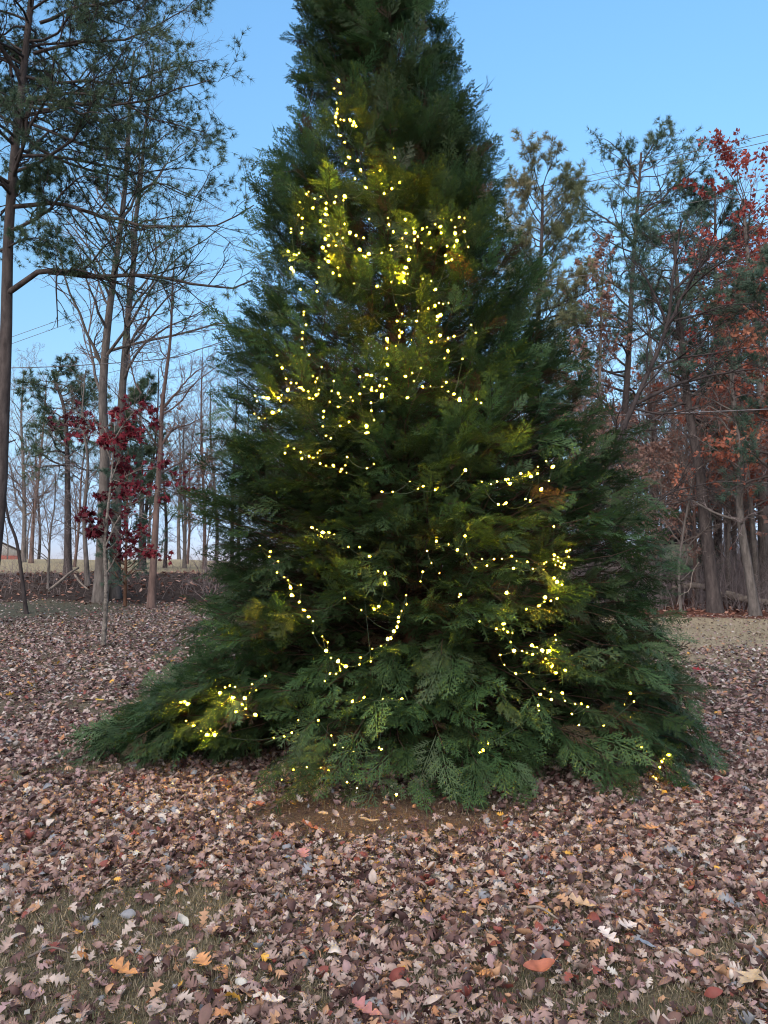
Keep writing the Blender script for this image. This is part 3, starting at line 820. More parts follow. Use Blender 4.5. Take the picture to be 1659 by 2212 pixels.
def build_tree(name, label, path, r0, r1, wood, twig, foliage=None, limbs=(), n1=0, t1=(.35, 1), a1=(50, 80), l1=(.2, .35), up=.02,
               n2=5, n3=5, n4=0, a2=(25, 55), l2=(.35, .6), leaf=None, leafscale=(.1, .14), leafprob=1., clump=False, group=None, cat='tree',
               wob=.16, flat=0., k0=9, lim_r=.45, l3=(.35, .6), skirt=None, lmax=None, reps=1, tw=1.0):
    """path: world points of the trunk axis, first one on the ground"""
    base = np.array(path[0], float)
    gz = float(terrain(base[0], base[1]))
    base[2] = gz
    P0 = np.asarray(path, float).copy(); P0[0, 2] = gz - .15
    P0 = resample(P0, 24)[None]
    s = np.linspace(0, 1, 24)
    R0 = (r0 + (r1 - r0) * s + r0 * .45 * np.exp(-s * 24 * 1.2))[None]
    e = empty(name, base, label, cat, group)
    tb = Tubes(); tb.add(P0, R0, k0)
    sets = []
    for lp, lr in limbs:
        q = resample(lp, 14)[None]; rr = np.linspace(lr, lr * .22, 14)[None]
        q[:, 1:-1] += rng.normal(size=q[:, 1:-1].shape) * lr * .25
        tb.add(q, rr, 6)
        sets.append((q, rr))
    tops = []
    if n1:
        S, D, L, r = spawn(P0, R0, n1, t1[0], t1[1], R(a1[0]), R(a1[1]), l1[0], l1[1], lim_r, flat=flat)
        if lmax: L = np.minimum(L, lmax * rng.uniform(.7, 1, len(L)))
        Q, Rr = grow(S, D, L, r, 9, wob, up, .2)
        tb.add(Q, Rr, 5); tops.append((Q, Rr))
    for q, rr in sets:
        i = np.linspace(0, 13, 9).astype(int); tops.append((q[:, i], rr[:, i]))
    tb.build('trunk', wood, e, base)
    tw_ = Tubes(); ends = []
    for ti, (Q, Rr) in enumerate(tops):
        c2 = n2 if (n1 and ti == 0) else n2 * 2
        S, D, L, r = spawn(Q, Rr, c2, .22, 1, R(a2[0]), R(a2[1]), l2[0], l2[1], .6, flat=flat * .6, minr=.006 * tw)
        Q2, R2 = grow(S, D, L, r, 6, wob, up * .5, .35)
        tw_.add(Q2, R2, 3)
        if n3:
            S, D, L, r = spawn(Q2, R2, n3, .15, 1, R(a2[0]), R(a2[1]), l3[0], l3[1], .65, flat=flat * .5, minr=.0045 * tw)
            Q3, R3 = grow(S, D, L, r, 5, wob, up * .5, .45)
            tw_.add(Q3, R3, 3)
            last = (Q3, R3)
            if n4:
                S, D, L, r = spawn(Q3, R3, n4, .2, 1, R(a2[0]), R(a2[1]), .4, .75, .7, minr=.0035 * tw)
                Q4, R4 = grow(S, D, L, r, 4, wob, 0, .5)
                tw_.add(Q4, R4, 3); last = (Q4, R4)
        else:
            last = (Q2, R2)
        ends.append(last)
    tw_.build('crown' if foliage is None else 'twigs', twig, e, base)
    if foliage is not None:
        tv, tf = leaf
        Vs, Fs, Ts = [], [], []; off = 0
        for Q, Rr in ends:
            n = Q.shape[1]
            for rep in range(reps):
                for i in range(1, n):
                    g = rng.random((len(Q), 1))
                    p = Q[:, i] * (1 - g) + Q[:, i - 1] * g
                    d = norm(Q[:, i] - Q[:, i - 1])
                    keep = rng.random(len(p)) < leafprob
                    if clump: keep &= fbm(p[:, 0] * .55 + p[:, 1] * .3 + 40, p[:, 2] * .55 + 17) > clump
                    p, d = p[keep], d[keep]
                    if not len(p): continue
                    if leaf is leaf_q or leaf is leaf_m:
                        d = norm(d * .5 + rng.normal(size=d.shape) * .8 + np.array([0, 0, -.35]))
                    rot = frames(d); sc = rng.uniform(leafscale[0], leafscale[1], len(p))
                    V, Fa = scatter(tv, tf, p, rot, sc)
                    Vs.append(V); Fs.append(Fa + off); off += len(V)
                    tn = np.clip(.5 + (fbm(p[:, 0] * .9, p[:, 2] * .9 + 5) - .5) * 1.4 + rng.normal(size=len(p)) * .15, 0, 1)
                    Ts.append(np.repeat(tn, len(tv)))
        make_mesh('crown', np.concatenate(Vs) - base, [np.concatenate(Fs)], foliage, e, tint=np.concatenate(Ts))
    return e

def pth(pts, Y):
    a = np.array(pts, float)
    return unproj(a[:, 0], a[:, 1], Y)

def up1(pts, Y0, Y1):
    a = np.array(pts, float)
    return unproj(a[:, 0], a[:, 1], np.linspace(Y0, Y1, len(a)))

# --- tall pine at the left border
Yp = 19.0
pine_path = pth([(-34, 1300), (-4, 1100), (6, 900), (14, 700), (18, 520), (32, 330), (46, 200), (62, 50), (85, -150), (110, -350), (120, -430)], Yp)
s3 = .3307
def c1(pts): return [(x * s3, y * s3) for x, y in pts]
limb_px = [
    (c1([(30, 1930), (120, 1850), (270, 1780), (400, 1775), (640, 1810), (800, 1795), (1000, 1800), (1230, 1850), (1500, 1890), (1650, 1830)]), .078, 19, 17.5),
    (c1([(85, 1350), (350, 1330), (480, 1350), (650, 1410), (830, 1450), (960, 1500), (1050, 1480), (1400, 1475), (1659, 1340)]), .06, 19, 17.6),
    (c1([(45, 1530), (200, 1440), (300, 1390), (450, 1220), (540, 1150), (640, 1160)]), .05, 19, 18.2),
    (c1([(0, 1640), (120, 1580), (240, 1555), (340, 1600), (420, 1690)]), .03, 19, 18),
    (c1([(170, 900), (210, 670), (400, 660), (700, 690), (1000, 640), (1200, 570), (1380, 520)]), .05, 19, 17.5),
    (c1([(180, 800), (380, 880), (560, 950), (760, 970), (980, 965)]), .045, 19, 18.5),
    (c1([(150, 500), (380, 540), (560, 520), (760, 550), (1000, 480), (1150, 430), (1370, 390)]), .045, 19, 20),
    (c1([(190, 640), (520, 610), (800, 680), (1000, 780), (1180, 820), (1330, 860)]), .04, 19, 18),
    (c1([(220, 350), (500, 280), (800, 260), (1000, 180), (1200, 60), (1270, 0)]), .045, 19, 18.4),
    (c1([(260, 150), (500, 50), (800, 0), (1000, -60), (1180, -150)]), .045, 19, 19.6),
    (c1([(40, 1345), (200, 1200), (330, 1110)]), .02, 19, 18.6),
    (c1([(60, 720), (0, 650), (-150, 560)]), .05, 19, 18), (c1([(80, 500), (30, 330), (-120, 250)]), .05, 19, 19.5),
]
limbs = [(up1(p_, a_, b__), r_) for p_, r_, a_, b__ in limb_px]
build_tree('pine_tree', 'tall dark pine at the far left edge with long bent limbs reaching over the yard', pine_path, .205, .03, M_bark_pine, M_bark_dark, M_pine,
           limbs=limbs, n1=84, t1=(.50, 1), a1=(60, 95), l1=(.22, .40), lmax=5.8, n2=9, n3=7, n4=2, up=.015, leaf=tuft_l, leafscale=(.12, .20), leafprob=.8, clump=.41, l2=(.25, .45), l3=(.3, .5), flat=.35, wob=.2, tw=1.2)
# dead branches low on its trunk
# --- bare hardwoods on the left
def bare(label, pts, Y, r0, r1=.03, limbs=(), mat=None, twig=None, name='bare_tree', **kw):
    d = dict(n1=22, t1=(.35, 1), a1=(28, 60), l1=(.2, .4), n2=6, n3=5, n4=3, up=.05, wob=.16)
    d.update(kw)
    return build_tree(name, label, pth(pts, Y), r0, r1, mat or M_bark_grey, twig or M_twig, limbs=[(pth(q, Y), r) for q, r in limbs], **d)

bare('left one of two tall grey bare trunks rising behind the crimson sapling', [(218, 1240), (226, 1000), (222, 850), (233, 700), (251, 560), (268, 430), (276, 300), (282, 200), (290, 110)], 26, .21, .035,
     limbs=[([(228, 795), (207, 770), (203, 740), (222, 700)], .05), ([(262, 480), (290, 430), (300, 380), (300, 260)], .05)])
bare('right one of two tall grey bare trunks rising behind the crimson sapling', [(248, 1245), (256, 1000), (262, 880), (275, 700), (287, 590), (294, 470), (306, 380), (311, 300), (325, 200), (332, 120)], 26.6, .19, .03,
     limbs=[([(237 + 28, 770), (292, 720), (310, 690), (330, 600)], .04), ([(300, 430), (345, 380), (380, 320), (420, 300)], .03), ([(287, 600), (330, 540), (400, 490), (450, 400)], .03)])
bare('slender brown bare tree with a forked limb between the crimson sapling and evergreen', [(327, 1265), (338, 1100), (346, 980), (350, 880), (360, 800), (369, 720), (373, 610), (378, 560)], 24, .125, .02, mat=M_bark_brown,
     limbs=[([(353, 880), (380, 850), (410, 815), (445, 790)], .045), ([(348, 965), (372, 930), (410, 915), (440, 900)], .045), ([(305, 850), (290, 820), (280, 770), (284, 755), (315, 745), (355, 735)], .03),
            ([(340, 1090), (320, 1120), (290, 1110), (262, 1135)], .03)], n1=10)
bare('dark leaning vine-like stem curving down to the bank at the left edge', [(62, 1248), (38, 1180), (18, 1120), (8, 1050), (4, 1000), (14, 960), (34, 950)], 22, .06, .02, mat=M_bark_dark, n1=3, n2=3, n3=3, n4=2, l1=(.1, .2), name='leaning_stem', cat='tree')
bare('thin grey bare tree beside the white house corner', [(50, 1216), (53, 1120), (50, 1000), (46, 900), (52, 800)], 52, .17, .04, limbs=[([(52, 1110), (35, 1080), (22, 1000)], .08)], n1=26, n4=3, t1=(.2, 1), tw=1.5)
bare('second thin bare tree, right of the one beside the white house', [(67, 1216), (72, 1130), (84, 1020), (96, 900), (100, 820)], 50, .14, .03, n1=26, n4=3, t1=(.2, 1), tw=1.5, mat=M_bark_brown)
build_tree('pine_tree', 'pale-trunked pine with a flat green top left of the twin trunks', pth([(148, 1215), (146, 1050), (144, 940), (138, 880), (122, 830), (112, 800)], 32), .17, .05, M_bark_pine, M_bark_dark, M_pine,
           n1=34, t1=(.5, 1), a1=(65, 100), l1=(.2, .36), n2=6, n3=5, n4=0, leaf=tuft_s, leafscale=(.16, .24), leafprob=1, flat=.6)
bare('bare tree with a dark hollow trunk just left of the twin trunks', [(192, 1216), (182, 1120), (190, 1000), (178, 900), (185, 800)], 29, .10, .02, n1=20, t1=(.2, 1))
bare('small bare tree left of the crimson sapling, standing on the bank', [(105, 1232), (108, 1160), (118, 1090), (120, 1020)], 28, .05, .015, n1=16, n4=2, t1=(.2, 1), a1=(30, 70), l1=(.3, .6))

# --- crimson sapling
build_tree('maple_sapling', 'thin pale-barked sapling holding crimson leaves on the left lawn', pth([(222, 1390), (228, 1320), (229, 1250), (226, 1180), (232, 1110), (240, 1040), (246, 960), (250, 890)], 14.9), .05, .012, M_bark_maple, M_twig_pale, M_crimson,
           limbs=[(pth(q, Y_), r) for q, Y_, r in [([(229, 1240), (250, 1205), (270, 1175), (300, 1150)], 14.9, .018), ([(228, 1180), (262, 1110), (300, 1080), (350, 1060), (400, 1050)], 14.7, .018),
                  ([(236, 1080), (270, 1030), (330, 1010), (390, 1040)], 14.9, .014), ([(242, 1000), (215, 940), (180, 900), (130, 880)], 15.1, .016), ([(244, 970), (220, 920), (170, 925), (118, 930)], 14.9, .014),
                  ([(246, 950), (280, 900), (310, 880), (335, 905)], 14.8, .015), ([(226, 1170), (205, 1140), (190, 1150)], 14.9, .012), ([(232, 1110), (265, 1160), (310, 1190), (355, 1185)], 14.9, .014), ([(240, 1040), (270, 960), (300, 930)], 14.9, .014)]],
           n1=14, t1=(.42, 1), a1=(45, 85), l1=(.1, .26), n2=6, n3=5, leaf=leaf_m, leafscale=(.08, .15), leafprob=.33, l2=(.2, .4), wob=.22, tw=.8, reps=1, up=-.02)

# --- right hand side, the named ones
s4 = .3386
def c4(pts): return [(1097 + x * s4, 219 + y * s4) for x, y in pts]
bare('dark bare tree leaning right with wide black limbs, nearest of the trees on the right', [(1262, 1330), (1285, 1180), (1318, 1010)] + c4([(740, 2080), (820, 1900), (900, 1720), (980, 1540), (1020, 1400), (1040, 1300), (1045, 1180), (1070, 1000), (1095, 850), (1110, 760)]), 17, .11, .018, mat=M_bark_dark, twig=M_bark_dark,
     limbs=[(c4([(820, 1930), (1000, 1840), (1200, 1770), (1400, 1730), (1659, 1700)]), .05), (c4([(1000, 1480), (1170, 1140), (1300, 960), (1450, 800), (1560, 700)]), .05), (c4([(1050, 1210), (1180, 1090), (1350, 940), (1500, 820)]), .035),
            (c4([(1010, 1410), (930, 1220), (850, 1080), (760, 980)]), .035), (c4([(1060, 1400), (1250, 1350), (1400, 1300), (1600, 1290)]), .03), (c4([(900, 1720), (1100, 1640), (1350, 1600), (1600, 1560)]), .035),
            (c4([(700, 2080), (640, 1960), (560, 1880), (480, 1850)]), .04), (c4([(980, 1560), (860, 1460), (780, 1370), (700, 1330)]), .025), (c4([(800, 1960), (950, 1990), (1200, 1960), (1500, 1850)]), .03),
            ([(1395, 1110), (1440, 1068), (1500, 1050), (1560, 1040), (1640, 1045)], .03), ([(1330, 975), (1380, 1070), (1450, 1090), (1520, 1065), (1600, 1050)], .03)],
     n1=12, n2=5, n3=5, n4=3, t1=(.4, 1), l1=(.15, .3), tw=.9)
build_tree('pine_tree', 'stout dark pine trunk leaning left at the lawn edge on the right', pth([(1545, 1308), (1533, 1220), (1520, 1100), (1508, 1000), (1490, 900), (1478, 800), (1470, 700), (1462, 600), (1455, 500)], 27), .24, .05, M_bark_pine, M_bark_dark, M_pine_dark,
           n1=34, t1=(.5, 1), a1=(50, 90), l1=(.16, .28), n2=6, n3=5, leaf=tuft_s, leafscale=(.18, .26), leafprob=.85, flat=.3)
build_tree('oak_tree', 'pale crooked trunk at the right edge with orange-red leaves', pth([(1632, 1312), (1615, 1220), (1603, 1150), (1597, 1080), (1600, 1000), (1588, 900), (1580, 820), (1590, 700)], 26), .17, .04, M_bark_grey, M_twig, M_orange,
           n1=24, t1=(.3, 1), a1=(35, 75), l1=(.18, .32), n2=5, n3=5, leaf=leaf_q, leafscale=(.12, .2), leafprob=.9, clump=.56)
build_tree('pine_tree', 'tall sparse pine with a ragged open top in front of the wires on the right', pth([(1330, 1290), (1342, 1000), (1356, 800), (1366, 600), (1374, 480), (1382, 380), (1385, 330)], 34), .22, .05, M_bark_pine, M_bark_dark, M_pine,
           limbs=[(pth(q, 34), r) for q, r in [([(1376, 470), (1420, 440), (1460, 400), (1500, 370), (1535, 335)], .07), ([(1382, 370), (1400, 330), (1420, 300), (1440, 290)], .05), ([(1380, 400), (1350, 340), (1320, 310), (1305, 300)], .05),
                  ([(1366, 520), (1320, 480), (1270, 450), (1240, 420)], .06), ([(1372, 500), (1430, 520), (1470, 500)], .06)]],
           n1=46, t1=(.45, 1), a1=(50, 85), l1=(.16, .26), n2=6, n3=5, leaf=tuft_s, leafscale=(.18, .28), leafprob=1, clump=.40, flat=.2, tw=1.4)
build_tree('pine_tree', 'yellowish-green bushy-topped pine just right of the evergreen', pth([(1150, 1290), (1156, 1000), (1160, 800), (1164, 650), (1170, 520), (1172, 440), (1172, 400)], 30), .2, .05, M_bark_pine, M_bark_dark, M_pine_yellow,
           n1=50, t1=(.5, 1), a1=(35, 75), l1=(.15, .24), n2=7, n3=6, leaf=tuft_s, leafscale=(.18, .28), leafprob=1, up=.06, tw=1.3)
build_tree('oak_tree', 'large red-leaved oak at the top right corner of the woods', pth([(1650, 1280), (1646, 1000), (1640, 800), (1622, 620), (1610, 500), (1606, 430)], 33), .26, .06, M_bark_grey, M_twig, M_red,
           n1=44, t1=(.5, 1), a1=(35, 75), l1=(.2, .34), n2=6, n3=6, leaf=leaf_q, leafscale=(.15, .24), leafprob=1., clump=.36, up=.05, reps=1)
build_tree('pine_tree', 'dark round-topped evergreen poking above the red oak', pth([(1550, 1285), (1548, 900), (1545, 600), (1545, 470), (1545, 415)], 38), .22, .05, M_bark_pine, M_bark_dark, M_pine_dark,
           n1=46, t1=(.45, 1), a1=(45, 80), l1=(.12, .18), n2=6, n3=6, leaf=tuft_s, leafscale=(.24, .34), leafprob=1, tw=1.3)
build_tree('beech_tree', 'slim tree with hanging pinkish-brown leaves between the evergreen and black-limbed tree', pth([(1292, 1290), (1290, 1000), (1296, 800), (1300, 650), (1304, 570)], 29), .12, .03, M_bark_grey, M_twig, M_brownleaf,
           n1=36, t1=(.3, 1), a1=(25, 60), l1=(.14, .24), n2=5, n3=5, leaf=leaf_q, leafscale=(.12, .18), leafprob=.9, clump=.42, up=.04)
build_tree('oak_tree', 'low orange-leaved oak under the wires near the right edge', pth([(1572, 1290), (1575, 1100), (1582, 950), (1590, 860)], 31), .12, .03, M_bark_grey, M_twig, M_orange,
           n1=30, t1=(.35, 1), a1=(45, 85), l1=(.25, .42), n2=5, n3=5, leaf=leaf_q, leafscale=(.14, .22), leafprob=.95, clump=.47)
build_tree('pine_tree', 'leafy green pine with low boughs cut off by the right border', pth([(1690, 1310), (1685, 1000), (1680, 800), (1672, 640), (1668, 560)], 25), .2, .04, M_bark_pine, M_bark_dark, M_pine_dark,
           n1=36, t1=(.35, 1), a1=(55, 90), l1=(.14, .24), n2=6, n3=5, leaf=tuft_s, leafscale=(.18, .26), leafprob=1, flat=.3)
build_tree('pine_tree', 'young deep-green pine sapling in the brush behind the lawn edge', pth([(1502, 1300), (1500, 1230), (1496, 1160), (1494, 1120)], 34.5), .05, .015, M_bark_pine, M_bark_dark, M_pine_dark,
           n1=34, t1=(.12, 1), a1=(55, 85), l1=(.28, .5), n2=5, n3=4, leaf=tuft_s, leafscale=(.12, .17), leafprob=.8)
build_tree('beech_tree', 'rusty-leaved small tree just left of the shed roof', pth([(1412, 1300), (1414, 1180), (1420, 1060), (1424, 980)], 33), .08, .02, M_bark_grey, M_twig, M_brownleaf,
           n1=26, t1=(.3, 1), a1=(35, 70), l1=(.25, .4), n2=5, n3=4, leaf=leaf_q, leafscale=(.13, .19), leafprob=.9, clump=.5)
build_tree('pine_tree', 'green pine whose top shows beside the brown tree left of the evergreen', pth([(305, 1240), (306, 1050), (304, 940), (302, 880), (302, 845)], 36), .15, .04, M_bark_pine, M_bark_dark, M_pine,
           n1=34, t1=(.35, 1), a1=(50, 85), l1=(.16, .26), n2=6, n3=5, leaf=tuft_s, leafscale=(.2, .3), leafprob=1)
build_tree('beech_tree', 'small tree with faded orange leaves close to the left side of the evergreen', pth([(398, 1245), (400, 1100), (396, 980), (398, 900)], 38), .10, .03, M_bark_grey, M_twig, M_brownleaf,
           n1=30, t1=(.35, 1), a1=(45, 80), l1=(.25, .42), n2=5, n3=5, leaf=leaf_q, leafscale=(.14, .2), leafprob=.8, clump=.5)
build_tree('young_cedar', 'dark young evergreen standing behind the crimson sapling', pth([(272, 1232), (274, 1120), (276, 1020), (277, 960)], 25), .06, .015, M_bark_cedar, M_bark_dark, M_pine_dark,
           n1=50, t1=(.12, 1), a1=(45, 75), l1=(.16, .3), n2=5, n3=4, leaf=tuft_s, leafscale=(.10, .15), leafprob=.9)

# --- copies deeper in the woods
protos = {}
def proto_path(H, lean=.0):
    z = np.linspace(0, 1, 6)
    return np.stack([lean * z ** 1.5 * H + .12 * np.sin(z * 7), 400 + .15 * np.sin(z * 5 + 1), z * H + float(terrain(0, 400))], -1)
def add_proto(key, fn):
    e = fn(); ch = [o for o in bpy.data.objects if o.parent == e]
    protos[key] = (e, ch)
pp = dict(tw=2.0)
add_proto('bare_a', lambda: build_tree('bare_tree', 'x', proto_path(16, .03), .2, .04, M_bark_grey, M_twig, n1=30, t1=(.3, 1), a1=(25, 55), l1=(.2, .36), n2=6, n3=5, n4=3, up=.05, **pp))
add_proto('bare_b', lambda: build_tree('bare_tree', 'x', proto_path(15, -.05), .16, .03, M_bark_dark, M_twig, n1=26, t1=(.25, 1), a1=(30, 60), l1=(.2, .4), n2=6, n3=5, n4=3, up=.04, **pp))
add_proto('bare_c', lambda: build_tree('bare_tree', 'x', proto_path(13, .08), .12, .03, M_bark_brown, M_twig_pale, n1=30, t1=(.2, 1), a1=(25, 65), l1=(.2, .36), n2=6, n3=5, n4=3, up=.05, **pp))
add_proto('bare_d', lambda: build_tree('bare_tree', 'x', proto_path(9, -.1), .07, .02, M_bark_grey, M_twig_pale, n1=26, t1=(.15, 1), a1=(30, 70), l1=(.25, .45), n2=6, n3=5, n4=2, up=.03, **pp))
add_proto('pine_a', lambda: build_tree('pine_tree', 'x', proto_path(17, .02), .22, .05, M_bark_pine, M_bark_dark, M_pine, n1=46, t1=(.42, 1), a1=(55, 90), l1=(.13, .24), n2=6, n3=5, leaf=tuft_s, leafscale=(.26, .4), leafprob=.95, flat=.3, tw=1.6))
add_proto('pine_b', lambda: build_tree('pine_tree', 'x', proto_path(14, -.03), .18, .04, M_bark_pine, M_bark_dark, M_pine_dark, n1=44, t1=(.3, 1), a1=(55, 90), l1=(.13, .22), n2=6, n3=5, leaf=tuft_s, leafscale=(.26, .4), leafprob=.95, flat=.3, tw=1.6))
add_proto('oak_o', lambda: build_tree('oak_tree', 'x', proto_path(12, .03), .14, .03, M_bark_grey, M_twig, M_orange, n1=30, t1=(.35, 1), a1=(35, 75), l1=(.2, .34), n2=5, n3=5, leaf=leaf_q, leafscale=(.18, .28), leafprob=.8, clump=.48, tw=1.6))
add_proto('oak_b', lambda: build_tree('beech_tree', 'x', proto_path(10, -.03), .1, .03, M_bark_grey, M_twig, M_brownleaf, n1=30, t1=(.25, 1), a1=(35, 75), l1=(.2, .36), n2=5, n3=5, leaf=leaf_q, leafscale=(.16, .26), leafprob=.8, clump=.44, tw=1.6))
look = {'bare_a': ('bare grey tree', 'far bare trees'), 'bare_b': ('bare dark tree', 'far bare trees'), 'bare_c': ('bare brown tree', 'far bare trees'), 'bare_d': ('small bare tree', 'far bare trees'),
        'pine_a': ('green pine', 'far pines'), 'pine_b': ('dark green pine', 'far pines'), 'oak_o': ('orange-leaved oak', 'far leafy trees'), 'oak_b': ('brown-leaved beech', 'far leafy trees')}
g2r = np.random.default_rng(21)
spots = []
def belt(n, x0, x1, Y0, Y1, keys, s0=.85, s1=1.2):
    for i in range(n):
        spots.append((x0 + (x1 - x0) * (i + g2r.uniform(.1, .9)) / n, g2r.uniform(Y0, Y1), keys[g2r.integers(0, len(keys))], g2r.uniform(s0, s1)))
R_ = ['bare_a', 'bare_b', 'bare_c', 'bare_a', 'bare_b', 'bare_d']
belt(14, 1090, 1800, 34, 46, R_ + ['oak_b', 'oak_o', 'oak_b', 'oak_o'])
belt(12, 1080, 1850, 46, 62, R_ + ['pine_a', 'oak_o', 'oak_b'], .9, 1.2)
belt(14, 1080, 1850, 30, 40, ['bare_d', 'bare_c', 'bare_d', 'oak_b'], .6, 1.0)
belt(16, 1080, 1900, 60, 85, R_, 1.0, 1.3)
belt(14, 1380, 1850, 26.5, 36, ['bare_d', 'bare_c', 'oak_b', 'oak_o', 'bare_d'], .5, 1.0)
belt(6, 1380, 1800, 40, 70, ['pine_b', 'bare_c', 'bare_a', 'oak_o'], .9, 1.25)
belt(16, 420, 1080, 38, 62, R_, .65, .9)
belt(12, 380, 1000, 30, 40, ['bare_d', 'bare_c', 'bare_d', 'bare_b'], .5, .8)
belt(11, -60, 420, 58, 95, ['bare_a', 'bare_b', 'bare_c', 'bare_d'], .75, 1.05)
belt(6, 100, 430, 34, 50, ['bare_b', 'bare_c', 'bare_d', 'bare_c'], .55, .85)
side = lambda px: 'left of the evergreen' if px < 420 else 'seen through the evergreen' if px < 1085 else 'right of the evergreen'
byk = {}
for sp_ in spots: byk.setdefault((sp_[2], side(sp_[0])), []).append(sp_)
ordn = ['first', 'second', 'third', 'fourth', 'fifth', 'sixth', 'seventh', 'eighth', 'ninth', 'tenth', 'eleventh', 'twelfth', '13th', '14th', '15th', '16th', '17th', '18th', '19th', '20th'] + [f'{i}th' for i in range(21, 60)]
used = set()
for (key, sd), lst in byk.items():
    lst.sort()
    src, ch = protos[key]
    for i, (px, Y, _, s_) in enumerate(lst):
        where = {'left of the evergreen': 'on the far rise left of the evergreen', 'seen through the evergreen': 'behind the big evergreen', 'right of the evergreen': 'in the right-hand woods'}[sd]
        lab = (f'only {look[key][0]} {where}' if len(lst) == 1 else f'{ordn[i]} {look[key][0]} from the left, {where}')
        if key in used:
            e = src.copy(); C.objects.link(e)
            for c_ in ch:
                d_ = c_.copy(); C.objects.link(d_); d_.parent = e
        else:
            e = src; used.add(key)
        x = (px - CX) / F * Y * 1.0
        e.location = (x, Y, float(terrain(x, Y)) - .05)
        e.rotation_euler = (0, 0, g2r.uniform(0, 6.28)); e.scale = (s_, s_, s_)
        tag(e, lab, 'tree', look[key][1])
for key, (src, ch) in protos.items():
    if key not in used:
        for c_ in ch: bpy.data.objects.remove(c_)
        bpy.data.objects.remove(src)

# ------------------------------------------------------------------ brush and brambles
def brush(name, label, n, xf, zmax, mat, thick=.012):
    x, y = xf(n); z = terrain(x, y)
    a = rng.uniform(0, 2 * np.pi, n); le = np.abs(rng.normal(size=n)) * .45
    D = norm(np.stack([np.cos(a) * le, np.sin(a) * le, np.ones(n)], -1))
    L = rng.uniform(.3, 1, n) ** 1.3 * zmax
    P, Rr = grow(np.stack([x, y, z - .03], -1), D, L, np.full(n, thick) * rng.uniform(.5, 1.2, n), 6, .25, 0, .3)
    tb = Tubes(); tb.add(P, Rr, 3)
    S, D2, L2, r2 = spawn(P, Rr, 5, .25, 1, R(25), R(65), .3, .6, .6, minr=.003)
    P2, R2 = grow(S, D2, L2, r2, 4, .25, 0, .4); tb.add(P2, R2, 3)
    o = tb.build(name, mat); tag(o, label, 'brush', kind='stuff'); return o
def xf_right(n):
    y = rng.uniform(27.5, 44, n); px = rng.uniform(1080, 1780, n); return (px - CX) / F * y, y
def xf_bank(n):
    y = rng.uniform(26.5, 33, n); px = rng.uniform(-60, 470, n); return (px - CX) / F * y, y
def xf_mid(n):
    y = rng.uniform(26, 36, n); px = rng.uniform(430, 1100, n); return (px - CX) / F * y, y
_xr = xf_right
def xf_right(n):
    x, y = _xr(n); u = (x / y) * F + CX
    k = ((u > 1440) & (u < 1495) & (y < 34) & (rng.random(n) < .55)); y = np.where(k, y + 8, y); return (u - CX) / F * y, y
brush('undergrowth', 'grey tangle of bare brush under the right-hand woods', 3400, xf_right, 3.0, M_twig, .014)
brush('undergrowth', 'thin bare stems and brambles on the dark bank at left', 330, xf_bank, 1.4, M_twig, .008)
def xf_far(n):
    y = rng.uniform(44, 66, n); px = rng.uniform(1060, 1850, n); return (px - CX) / F * y, y
brush('undergrowth', 'tall far brush closing off the right-hand woods', 2200, xf_far, 4.6, M_twig, .022)
brush('undergrowth', 'brush behind the big evergreen at the lawn edge', 700, xf_mid, 2.0, M_twig, .016)

# ------------------------------------------------------------------ logs and fallen branches
def log(label, pts, Y, r, name='fallen_log', zlift=.0, cat='log'):
    P = up1(pts, Y[0], Y[1]); g = terrain(P[:, 0], P[:, 1])
    P[:, 2] = np.maximum(P[:, 2], g + r * .8)
    b0 = P[0].copy(); q = resample(P, 12)[None]
    tb = Tubes(); tb.add(q, (np.linspace(r, r * .7, 12) * rng.uniform(.92, 1.08, 12))[None], 8, cap=True)
    o = tb.build(name, M_log, None, b0); o.location = b0; tag(o, label, cat); return o
def c7(pts): return [((2500 + x * .3158) / 1.8228, (1900 + y * .3158) / 1.8228) for x, y in pts]
log('long thin grey fallen log sloping across the brush left of the stout trunk', c7([(400, 1160), (700, 1200), (950, 1225), (1220, 1228)]), (31, 32), .07)
log('thick dark log lying at the foot of the stout pine trunk', c7([(600, 1290), (800, 1290), (1080, 1400)]), (29, 28.5), .13)
log('grey fallen log between the stout trunk and the right-edge trunk', c7([(1130, 1400), (1300, 1440), (1560, 1490), (1700, 1490)]), (28.6, 27.8), .17)
log('short pale fallen log nearest the evergreen in the brush', c7([(470, 1300), (570, 1325)]), (29.5, 29.3), .07)
def c2(pts): return [(x * .2411 / 1.8228, (2000 + y * .2411) / 1.8228) for x, y in pts]
log('dead branch propped on the dark bank below the bare trees', c2([(790, 1350), (980, 1200), (1140, 1060), (1280, 980)]), (25.6, 26.8), .05, 'fallen_branch', cat='branch')
log('short pale dead branch sliding down the bank, right of the propped one', c2([(1220, 1090), (1310, 1220), (1450, 1340)]), (26.3, 25.8), .04, 'fallen_branch', cat='branch')
log('thin dead branch with a bent tip hanging in front of the stout pine', c7([(530, 1520), (570, 1400), (680, 1340), (720, 1120), (800, 990)]), (26, 26.3), .018, 'fallen_branch', cat='branch')

